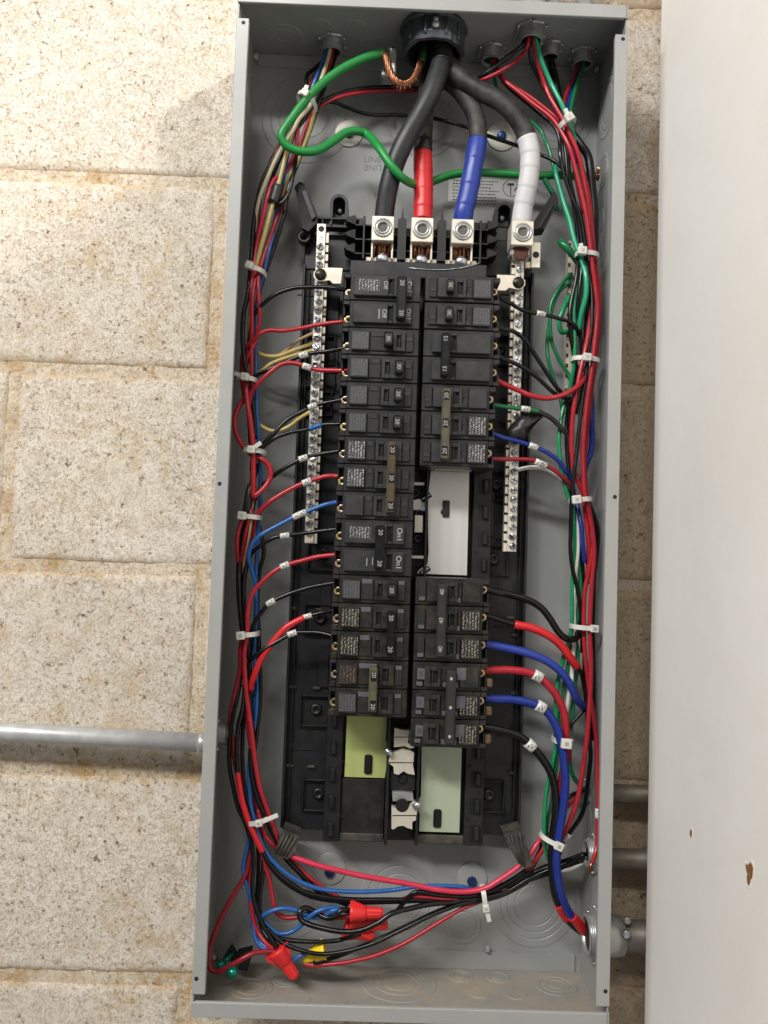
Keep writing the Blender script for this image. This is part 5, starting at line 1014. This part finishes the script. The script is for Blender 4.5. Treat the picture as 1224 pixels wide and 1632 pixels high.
wire('white', 0.085, [(942, 1366, 2.3), (929, 1374, 2.2), (911, 1384, 2.2), (897, 1386.5, 2.3), (880, 1388, 2.5)], 'white wire into the right side fitting')
wire('black', R1, [(944, 1358, 2.3), (928, 1362, 2.2), (900, 1372, 2.3), (872, 1380, 2.5), (840, 1396, 2.6), (800, 1420, 2.6)], 'black wire into the right side fitting, upper one')

# ---- service cables and ground conductor
SC = 0.37
wire('black', SC, [(703, 85, 1.6), (702, 100, 1.5), (697, 120, 1.35), (686, 150, 1.2), (668, 185, 1.2), (648, 220, 1.25), (630, 260, 1.4), (619, 300, 1.55), (614, 330, 1.7), (612, 352, 1.8)], 'thick plain black service cable to the left main lug', cat='cable', mname='cable_black', n=20)
wire('black', SC - 0.02, [(688, 80, 2.6), (686, 110, 2.6), (680, 150, 2.5), (676, 200, 2.3), (674, 245, 2.1), (675, 300, 1.9), (674, 352, 1.8)], 'thick service cable with red tape to the middle main lug', (), [(674, 248, 674, 351, 'tape_red', 0.012, 0.75), (676, 226, 674, 247, 'tape_black', 0.01)], cat='cable', mname='cable_dusty', n=20)
wire('black', SC - 0.02, [(700, 80, 2.4), (704, 105, 2.4), (716, 128, 2.3), (738, 150, 2.1), (756, 180, 1.9), (762, 215, 1.8), (757, 250, 1.7), (748, 300, 1.7), (740, 335, 1.7), (738, 352, 1.8)], 'thick service cable with blue tape to the right main lug', (), [(761, 224, 738, 351, 'tape_blue', 0.012, 0.9)], cat='cable', mname='cable_dusty', n=20)
wire('black', SC - 0.01, [(706, 80, 2.0), (712, 98, 1.95), (730, 122, 1.8), (765, 145, 1.6), (798, 162, 1.45), (822, 185, 1.35), (838, 215, 1.35), (845, 250, 1.4), (842, 290, 1.5), (834, 330, 1.7), (831, 357, 1.8)], 'thick service cable with white tape to the neutral lug', (), [(839, 219, 831, 356, 'tape_white', 0.012, 0.62)], cat='cable', mname='cable_dusty', n=20)
wire('black', 0.4, [(705, 60, 1.7), (704, 88, 1.6), (703, 103, 1.5)], 'black tape collar on the cables at the big bushing mouth', cat='cable collar', mname='tape_black', n=20)
wire('green', 0.158, [(613, 83, 1.6), (600, 87, 1.5), (580, 93, 1.4), (545, 110, 1.3), (512, 134, 1.2), (487, 160, 1.1), (464, 190, 1.05), (449, 213, 1.05), (452, 227, 1.1), (465, 237, 1.15), (485, 242, 1.2), (508, 239, 1.3), (530, 226, 1.5), (550, 212, 1.7), (568, 209, 1.8), (586, 215, 1.9), (603, 234, 1.2), (622, 262, 0.95), (642, 284, 1.1), (662, 294, 1.9), (684, 291, 2.5), (715, 280, 2.7), (750, 275, 2.7), (800, 277, 2.7), (850, 280, 2.6), (890, 279, 2.6), (925, 281, 2.6), (944, 281, 2.6)],
     'thick green ground wire looping across the top of the panel', cat='wire', mname='ground_green', n=16)
g = G(); ctr = [at(x, y, Y) for x, y, Y in ((612, 84, 1.55), (617, 98, 1.5), (622, 117, 1.5), (632, 131, 1.5), (646, 135, 1.55), (659, 127, 1.6), (667, 111, 1.7), (671, 97, 1.8), (674, 82, 2.0))]
cs = spline(ctr, 8)
for k in range(9):
    t0 = 2 * math.pi * k / 9; pts = []
    for i, c in enumerate(cs):
        t = t0 + i * 0.16; rr = 0.1 + 0.02 * noise.noise((i * 0.2, k, 0))
        d = (cs[min(i + 1, len(cs) - 1)] - cs[max(0, i - 1)]).normalized(); u = d.cross(Vector((0, 1, 0))).normalized(); v = d.cross(u)
        pts.append(c + u * rr * math.cos(t) + v * rr * math.sin(t))
    g.tube(pts, 0.05, 6)
cop = obj('bare_conductor', g, 'copper'); tag(cop, 'bare stranded copper bend at the big bushing', 'wire')
obj('green_insulation', G().tube([at(671, 100, 1.78), at(674, 86, 1.95), at(677, 70, 2.2)], 0.15, 14), 'ground_green', cop)
for (a, b) in (((640, 134), (637, 146)), ((645, 136), (645, 143)), ((632, 128), (629, 132)), ((622, 112), (616, 124)), ((652, 132), (655, 142)), ((636, 132), (632, 143)), ((619, 100), (612, 108)), ((660, 122), (667, 130))): obj('loose_strand', G().tube([at(*a, 1.42), at(*b, 1.38)], 0.014, 5), 'copper', cop)
gl = thing('ground_lug', at(620, 92, 1.9), 'small zinc ground lug beside the big bushing', 'lug')
p = at(624, 100, 1.9); obj('lug_plate', G().box(p.x - 0.14, p.x + 0.18, 1.75, 1.95, p.z - 0.5, p.z + 0.55, 0.06), 'zinc_dull', gl)
obj('lug_foot', G().box(p.x - 0.4, p.x + 0.2, 1.95, 2.6, p.z - 0.5, p.z - 0.1, 0.05), 'zinc_dull', gl)
p = at(622, 77, 1.7); obj('lug_screw', G().lathe((p.x, 1.78, p.z), (0, -1, 0), [(0.12, 0), (0.12, 0.1), (0.05, 0.14)], 12), 'zinc', gl)
cc = thing('copper_clamp', at(950, 281, 2.6), 'bare copper wire end on the upper right side wall', 'clamp')
p = at(950, 281, 2.6)
for k in range(3): obj('copper_turn', G().lathe((p.x - 0.12 + 0.1 * k, 2.6, p.z), (1, 0, 0), [(0.1, -0.05), (0.17, -0.03), (0.17, 0.03), (0.1, 0.05)], 14), 'copper', cc)
obj('clamp_screw', G().lathe((p.x + 0.05, 2.45, p.z + 0.22), (0, -1, 0), [(0.1, 0), (0.1, 0.08), (0.04, 0.1)], 10), 'brass', cc)
# black tape wad over the right neutral bar
g = G(); pw = [(806, 688), (815, 676), (828, 664), (845, 655), (862, 655), (870, 660), (862, 668), (852, 678), (843, 690), (835, 702), (820, 706), (808, 702)]
n = len(pw); ct = (833, 682)
vs = [at(x, y, 1.55 + 0.1 * math.sin(i * 2.2)) for i, (x, y) in enumerate(pw)] + [at(ct[0] + (x - ct[0]) * 0.5, ct[1] + (y - ct[1]) * 0.5, 1.35 + 0.12 * math.sin(i * 1.9)) for i, (x, y) in enumerate(pw)] + [at(*ct, 1.3), at(*ct, 1.85)]
fs = [[i, (i + 1) % n, n + (i + 1) % n, n + i] for i in range(n)] + [[n + i, n + (i + 1) % n, 2 * n] for i in range(n)] + [[(i + 1) % n, i, 2 * n + 1] for i in range(n)]
tag(obj('tape_flap', g._add(vs, fs, True), 'tape_black'), 'crumpled black tape flap between the two right neutral bars', 'tape')

# ================================================================== ZIP TIES
def ziptie(x, y, Y, ang, a, b, label, hoff=0.0, tail=None, hs=0.13, w=0.085):
    c = at(x, y, Y); t = math.radians(ang)
    l = Vector((math.cos(t), 0, -math.sin(t))); d = Vector((math.sin(t), 0, math.cos(t))); yv = Vector((0, 1, 0))
    root = thing('zip_tie', c, label, 'zip tie', 'nylon zip ties on the wire bundles')
    n = 28; vs = []; fs = []
    for k in range(n):
        th = 2 * math.pi * k / n; e = l * math.cos(th) + yv * math.sin(th)
        p = c + l * (a * math.copysign(abs(math.cos(th)) ** 0.8, math.cos(th))) + yv * (b * math.copysign(abs(math.sin(th)) ** 0.8, math.sin(th)))
        for (s, q) in ((-w, 0), (w, 0), (w, 0.045), (-w, 0.045)): vs.append(p + d * s + e * q)
    for k in range(n):
        k2 = (k + 1) % n
        for q in range(4): fs.append([4 * k + q, 4 * k2 + q, 4 * k2 + (q + 1) % 4, 4 * k + (q + 1) % 4])
    obj('strap', G()._add(vs, fs), 'nylon', root)
    xf = lambda v: c + l * v.x + yv * v.y + d * v.z
    hd = obj('head', G(xf).box(hoff - hs, hoff + hs, -b - 0.2, -b + 0.0, -hs * 0.92, hs * 0.92, 0.03), 'nylon', root)
    obj('pawl_slot', G(xf).box(hoff - hs * 0.4, hoff + hs * 0.4, -b - 0.206, -b - 0.19, -hs * 0.4, hs * 0.4, 0.01), 'washer', hd)
    if tail:
        dx, dz, ln = tail
        xt = lambda v: c + l * (hoff + dx * v.x - dz * v.z) + yv * v.y + d * (dz * v.x + dx * v.z)
        obj('tail', G(xt).box(hs * 0.9, hs + ln, -b - 0.13, -b - 0.08, -w * 0.95, w * 0.95, 0.015), 'nylon', root)
ziptie(489, 165, 1.65, 30, 0.38, 0.62, 'white zip tie round the green wire at upper left', -0.02, (-0.3, 0.95, 0.16), 0.14)
ziptie(409, 434, 1.85, 16, 0.34, 0.5, 'white zip tie level with the left bonding strap', -0.2, None, 0.15)
ziptie(395, 606, 1.8, 8, 0.36, 0.5, 'white zip tie on the left bundle below the yellow wires', -0.02, (-1, 0.15, 0.26), 0.15)
ziptie(406, 720, 1.75, 4, 0.38, 0.5, 'white zip tie at the red loops on the left', -0.05, (0.75, 0.65, 0.3), 0.15)
ziptie(400, 824, 1.8, 4, 0.36, 0.46, 'white zip tie on the left below the tape-wrapped black wire', -0.25, None, 0.16)
ziptie(397, 1010, 1.8, -6, 0.35, 0.48, 'white zip tie on the lower left bundle beside the breakers', -0.22, None, 0.16)
ziptie(411, 1306, 1.75, -14, 0.36, 0.4, 'white zip tie with long tail above the worn left foot', 0.1, (0.98, 0.18, 0.62), 0.13)
ziptie(902, 200, 1.65, -32, 0.34, 0.5, 'white zip tie gathering the wires at upper right', -0.02, (0.1, 1, 0.2), 0.17)
ziptie(935, 409, 1.7, 4, 0.42, 0.42, 'white zip tie beside the fat green wire end at right', -0.3, (-0.3, 0.95, 0.12), 0.17)
ziptie(933, 575, 1.7, 4, 0.5, 0.42, 'white zip tie on the right bundle above the sagging red wire', -0.07, None, 0.16)
ziptie(925, 797, 1.65, -7, 0.38, 0.46, 'white zip tie on the right bundle level with the bright plate', -0.28, None, 0.17)
ziptie(928, 999, 1.75, 3, 0.42, 0.5, 'white zip tie on the right above the curling black wire', 0.3, None, 0.15)
ziptie(896, 1179, 1.55, 3, 0.32, 0.55, 'white zip tie clasping thick red and blue wires', 0.0, None, 0.19)
ziptie(881, 1338, 1.75, 22, 0.46, 0.5, 'white zip tie just right of the worn right foot', 0.1, None, 0.16)
ziptie(770, 1426, 2.0, 80, 0.3, 0.36, 'white zip tie hanging on the bottom horizontal wires', 0.3, (1, 0.12, 0.36), 0.13)

# ================================================================== WIRE NUTS, LOOSE SCREWS
def wirenut(p0, p1, Y, m, label, r=0.3, wings=True, Y1=None):
    a = at(*p0, Y); b = at(*p1, Y if Y1 is None else Y1); d = (b - a); L = d.length; d.normalize()
    root = thing('wire_nut', a, label, 'wire nut', 'twist-on wire nuts in the bottom of the panel')
    fl = lambda k: 1.0 if k % 2 else 0.93
    obj('shell', G().lathe(a, d, [(r * 1.12, 0), (r * 1.0, L * 0.1), (r * 0.86, L * 0.45), (r * 0.72, L * 0.5)], 24, True, (True, True)), m, root)
    obj('ribbed_tip', G().lathe(a, d, [(r * 0.74, L * 0.44), (r * 0.6, L * 0.93), (r * 0.45, L), (0.02, L)], 26, False, (True, True), fl), m, root)
    if wings:
        u = d.cross(Vector((0, 1, 0))).normalized(); v = d.cross(u)
        for s in (-1, 1):
            xf = lambda q: a + d * q.x + v * q.y + u * (s * q.z)
            g = G(xf); pts = [(0.0, r * 0.9), (0.0, r * 1.42), (0.1 * L, r * 1.45), (0.48 * L, r * 0.75), (0.48 * L, r * 0.5)]
            g._add([(x, -0.05, z) for x, z in pts] + [(x, 0.05, z) for x, z in pts], [list(range(5)), list(range(9, 4, -1))] + [[i, (i + 1) % 5, 5 + (i + 1) % 5, 5 + i] for i in range(5)])
            obj('wing', g, m, root)
wirenut((440, 1513), (471, 1558), 1.4, 'nut_red', 'large red wire nut hanging over the dusty floor', 0.33)
wirenut((519, 1516), (482, 1527), 1.75, 'nut_yellow', 'yellow wire nut behind the black wires', 0.32)
wirenut((558, 1455), (611, 1455), 1.75, 'nut_red', 'pale red ribbed wire nut on the twisted blue wires', 0.31)
wirenut((562, 1474), (618, 1474), 2.3, 'nut_red', 'red wire nut tucked behind the hooked black wire, right one', 0.3)
wirenut((548, 1478), (596, 1494), 2.4, 'nut_red', 'lowest of the three clustered red wire nuts', 0.32)
for (x, y, lab, r, dx) in ((352, 1538, 'small green ground screw behind the dark red wire, left one', 0.17, -1), (371, 1550, 'round green ground screw in front of the dark red wire', 0.2, 1)):
    p = at(x, y, 1.6 if dx < 0 else 0.95)
    t = thing('ground_screw', p, lab, 'screw', 'loose green ground screws')
    dv = Vector((dx * 0.5, -0.6, -0.3)).normalized()
    obj('screw_head', G().lathe(p, dv, [(r, -0.1), (r, 0.0), (r * 0.9, 0.1), (r * 0.5, 0.17), (0.03, 0.19)], 18), 'green_screw', t)
    obj('shank', G().lathe(p, -dv, [(0.08, 0.05), (0.08, 0.55)], 10), 'green_screw', t)
for (x, y, lab, pts) in ((366, 1523, 'small black plastic scrap left of the green screws', [(-0.3, -0.25), (0.02, 0.33), (0.32, -0.1), (0.3, -0.3), (0.05, -0.15)]),
                    (389, 1527, 'small black plastic scrap beside the dark red wire', [(-0.25, 0.2), (0.28, 0.34), (0.24, -0.1), (0.15, -0.42), (-0.2, -0.35), (-0.1, 0.0)])):
    p = at(x, y, 2.2)
    tag(obj('plastic_scrap', G().prism([(p.x + a, p.z + b) for a, b in pts], 2.1, 2.5), 'pit'), lab, 'scrap', 'black plastic scraps on the floor')

# ================================================================== FITTINGS AND CONDUITS
def hexs(k): return 1.0 if k % 4 == 0 else (0.93 if k % 2 else 0.9)
def fitting(o, d, r, label, L=0.5, m='zinc_dull', lock=True):
    o = Vector(o); d = Vector(d)
    root = thing('conduit_connector', o, label, 'connector', 'conduit connectors through the panel walls')
    prof = [(r * 0.8, -0.02)]
    k = 0; h = 0.0
    while h < L - 0.06: prof += [(r, h), (r * 0.955, h + 0.03), (r, h + 0.06)]; h += 0.07
    prof += [(r, L - 0.05), (r * 0.97, L), (r * 0.82, L), (r * 0.8, L - 0.12), (r * 0.78, 0.05)]
    obj('threaded_sleeve', G().lathe(o, d, prof, 28, True, (False, False)), m, root)
    obj('mouth', G().lathe(o, d, [(r * 0.8, L - 0.14), (r * 0.79, L - 0.12)], 24), 'pit', root)
    if lock:
        lk = obj('locknut', G().lathe(o, d, [(r * 1.0, 0.0), (r * 1.42, 0.0), (r * 1.45, 0.05), (r * 1.38, 0.1), (r * 1.02, 0.1)], 28, False, (False, False), hexs), m, root)
        a = d.orthogonal().normalized(); b = d.cross(a)
        for q in range(6):
            t = q * math.pi / 3 + 0.3; c = o + d * 0.08 + (a * math.cos(t) + b * math.sin(t)) * r * 1.36
            obj('lug_tooth', G().lathe(c, d, [(0.06, -0.04), (0.07, 0.03), (0.04, 0.08)], 8), 'zinc', lk)
    return root
ZC = H2 - TH
def pipe(p0, p1, r, label, m='galv'):
    d = (Vector(p1) - Vector(p0)); L = d.length
    root = thing('conduit', (Vector(p0) + Vector(p1)) / 2, label, 'conduit', 'steel conduits around the panel')
    obj('tube', G().lathe(p0, d, [(r, 0), (r, L * 0.33), (r, L * 0.66), (r, L)], 28), m, root)
    return root
for (x, y, r, lab, pl) in ((529, 84, 0.42, 'zinc connector in the top wall over the left bundle', 'steel conduit rising from the left top connector'),
                       (783, 98, 0.40, 'zinc connector right of the big bushing', 'steel conduit rising next to the big bushing'),
                       (846, 66, 0.45, 'zinc connector nearest the front in the top wall', 'steel conduit rising at the front right of the top'),
                       (877, 92, 0.34, 'zinc connector at the rear, behind the bright green wire', 'steel conduit rising at the rear right of the top'),
                       (929, 104, 0.40, 'rightmost zinc connector in the top wall', 'rightmost steel conduit rising from the top')):
    q = hit(x, y, 2, ZC - 0.5); q.y = min(3.3, max(0.7, q.y))
    fitting((q.x, q.y, ZC), (0, 0, -1), r, lab, 0.52)
    pc = pipe((q.x, q.y, H2 + 0.9), (q.x, q.y, 30), 0.36, pl)
    obj('connector_body', G().lathe((q.x, q.y, H2 + 0.02), (0, 0, 1), [(0.5, 0), (0.52, 0.1), (0.46, 0.2), (0.46, 0.8), (0.5, 0.85), (0.5, 1.05), (0.4, 1.1)], 20), 'zinc_dull', pc)
# big bushing
q = hit(690, 88, 2, ZC - 1.05)
bx_, by_ = q.x, min(2.3, max(1.3, q.y))
bb = thing('conduit_bushing', (bx_, by_, ZC), 'big dark metal conduit bushing in the top wall', 'bushing')
lob = lambda k: 1.0 + (0.035 if (k % 8) < 2 else 0.0)
obj('bushing_ring', G().lathe((bx_, by_, ZC), (0, 0, -1), [(1.2, 0.02), (1.27, 0.05), (1.27, 0.16), (1.16, 0.22), (1.16, 0.78), (1.12, 0.9), (1.18, 0.94), (1.14, 1.06), (1.0, 1.08), (0.96, 1.0), (0.96, 0.1)], 48, False, (False, False), lob), 'bushing', bb)
obj('bushing_mouth', G().lathe((bx_, by_, ZC), (0, 0, -1), [(0.97, 0.2), (0.96, 0.22)], 32), 'pit', bb)
obj('pad', G().box(bx_ - 0.17, bx_ + 0.17, by_ - 1.24, by_ - 1.1, ZC - 0.72, ZC - 0.28, 0.03), 'bushing', bb)
obj('pad_screw', G().lathe((bx_, by_ - 1.22, ZC - 0.42), (0, -1, 0), [(0.1, 0), (0.09, 0.06), (0.04, 0.08)], 14), 'zinc_dull', bb)
obj('pad_boss', G().lathe((bx_, by_ - 1.2, ZC - 0.62), (0, -1, 0), [(0.15, 0), (0.13, 0.08), (0.04, 0.1)], 14), 'zinc_dull', bb)
for ang in (-2.5, -0.7, -1.9, -1.2):
    obj('grip_rib', G().lathe((bx_ + 1.16 * math.cos(ang), by_ + 1.16 * math.sin(ang), ZC - 0.2), (0, 0, -1), [(0.06, 0), (0.07, 0.1), (0.07, 0.6), (0.04, 0.7)], 8), 'bushing', bb)
pc = pipe((bx_, by_, H2 + 0.01), (bx_, by_, 30), 1.1, 'largest steel conduit rising from the top of the panel')
# left conduit and its connector
a = at(-60, 1162, 3.55); b_ = at(317, 1185, 3.2)
b_.x = -7.75
lp = pipe((-30, 3.62, a.z + 0.25), (b_.x, 3.3, b_.z), 0.36, 'horizontal galvanised conduit on the wall left of the panel')
cn = obj('set_screw_connector', G().lathe((b_.x - 0.1, 3.25, b_.z), (1, 0, 0), [(0.36, -0.1), (0.42, 0), (0.42, 0.1), (0.38, 0.15), (0.42, 0.3), (0.42, 0.74)], 24), 'zinc_dull', lp)
q = hit(347, 1180, 0, -W2 + TH + 0.25); fitting((-W2 + TH, min(3.25, max(2.2, q.y)), q.z), (1, 0, 0), 0.44, 'zinc connector in the left side wall', 0.42)
# right side
def rpipe(py, r, Y, label, m, body=None, py2=None):
    p = hit(1012, py, 1, Y)
    o = pipe((W2 + 0.02, Y, p.z), (PX + 9, Y, p.z), r, label, m)
    if body: obj('connector_body', G().lathe((W2 + 0.03, Y, p.z), (1, 0, 0), [(r * 1.2, 0), (r * 1.28, 0.1), (r * 1.28, 0.9), (r * 1.22, 1.25), (r * 1.05, 1.3)], 26), body, o)
    return o, p
o, p = rpipe(1266, 0.36, 3.4, 'topmost of the three short conduits right of the panel', 'galv_dirty')
o, p = rpipe(1370, 0.40, 3.3, 'middle short dusty conduit right of the panel', 'galv_dirty')
o, p = rpipe(1492, 0.58, 2.9, 'lowest and thickest conduit right of the panel', 'galv_dirty', 'zinc_dull')
q = hit(1000, 1488, 1, 2.2); obj('clamp_screw', G().lathe((q.x - 0.05, 2.22, q.z), (0, -1, 0), [(0.16, 0), (0.16, 0.1), (0.12, 0.14), (0.06, 0.08)], 14), 'zinc', o)
obj('clamp_screw', G().lathe((q.x + 0.03, 2.4, q.z + 0.42), (0, -1, 0), [(0.14, 0), (0.14, 0.1), (0.1, 0.14)], 14), 'zinc_dull', o)
q = hit(938, 1360, 0, W2 - TH - 0.25); fitting((W2 - TH, min(3.2, max(1.4, q.y)), q.z), (-1, 0, 0), 0.5, 'zinc connector in the right wall where black and white wires leave', 0.36)
q = hit(938, 1490, 0, W2 - TH - 0.3); fitting((W2 - TH, min(3.0, max(1.4, q.y)), q.z), (-1, 0, 0), 0.72, 'large zinc connector at the bottom of the right wall', 0.42)
q = hit(936, 1262, 0, W2 - TH); fitting((W2 - TH, min(3.3, max(1.4, q.y)), q.z), (-1, 0, 0), 0.33, 'small zinc connector halfway up the lower right wall', 0.3)
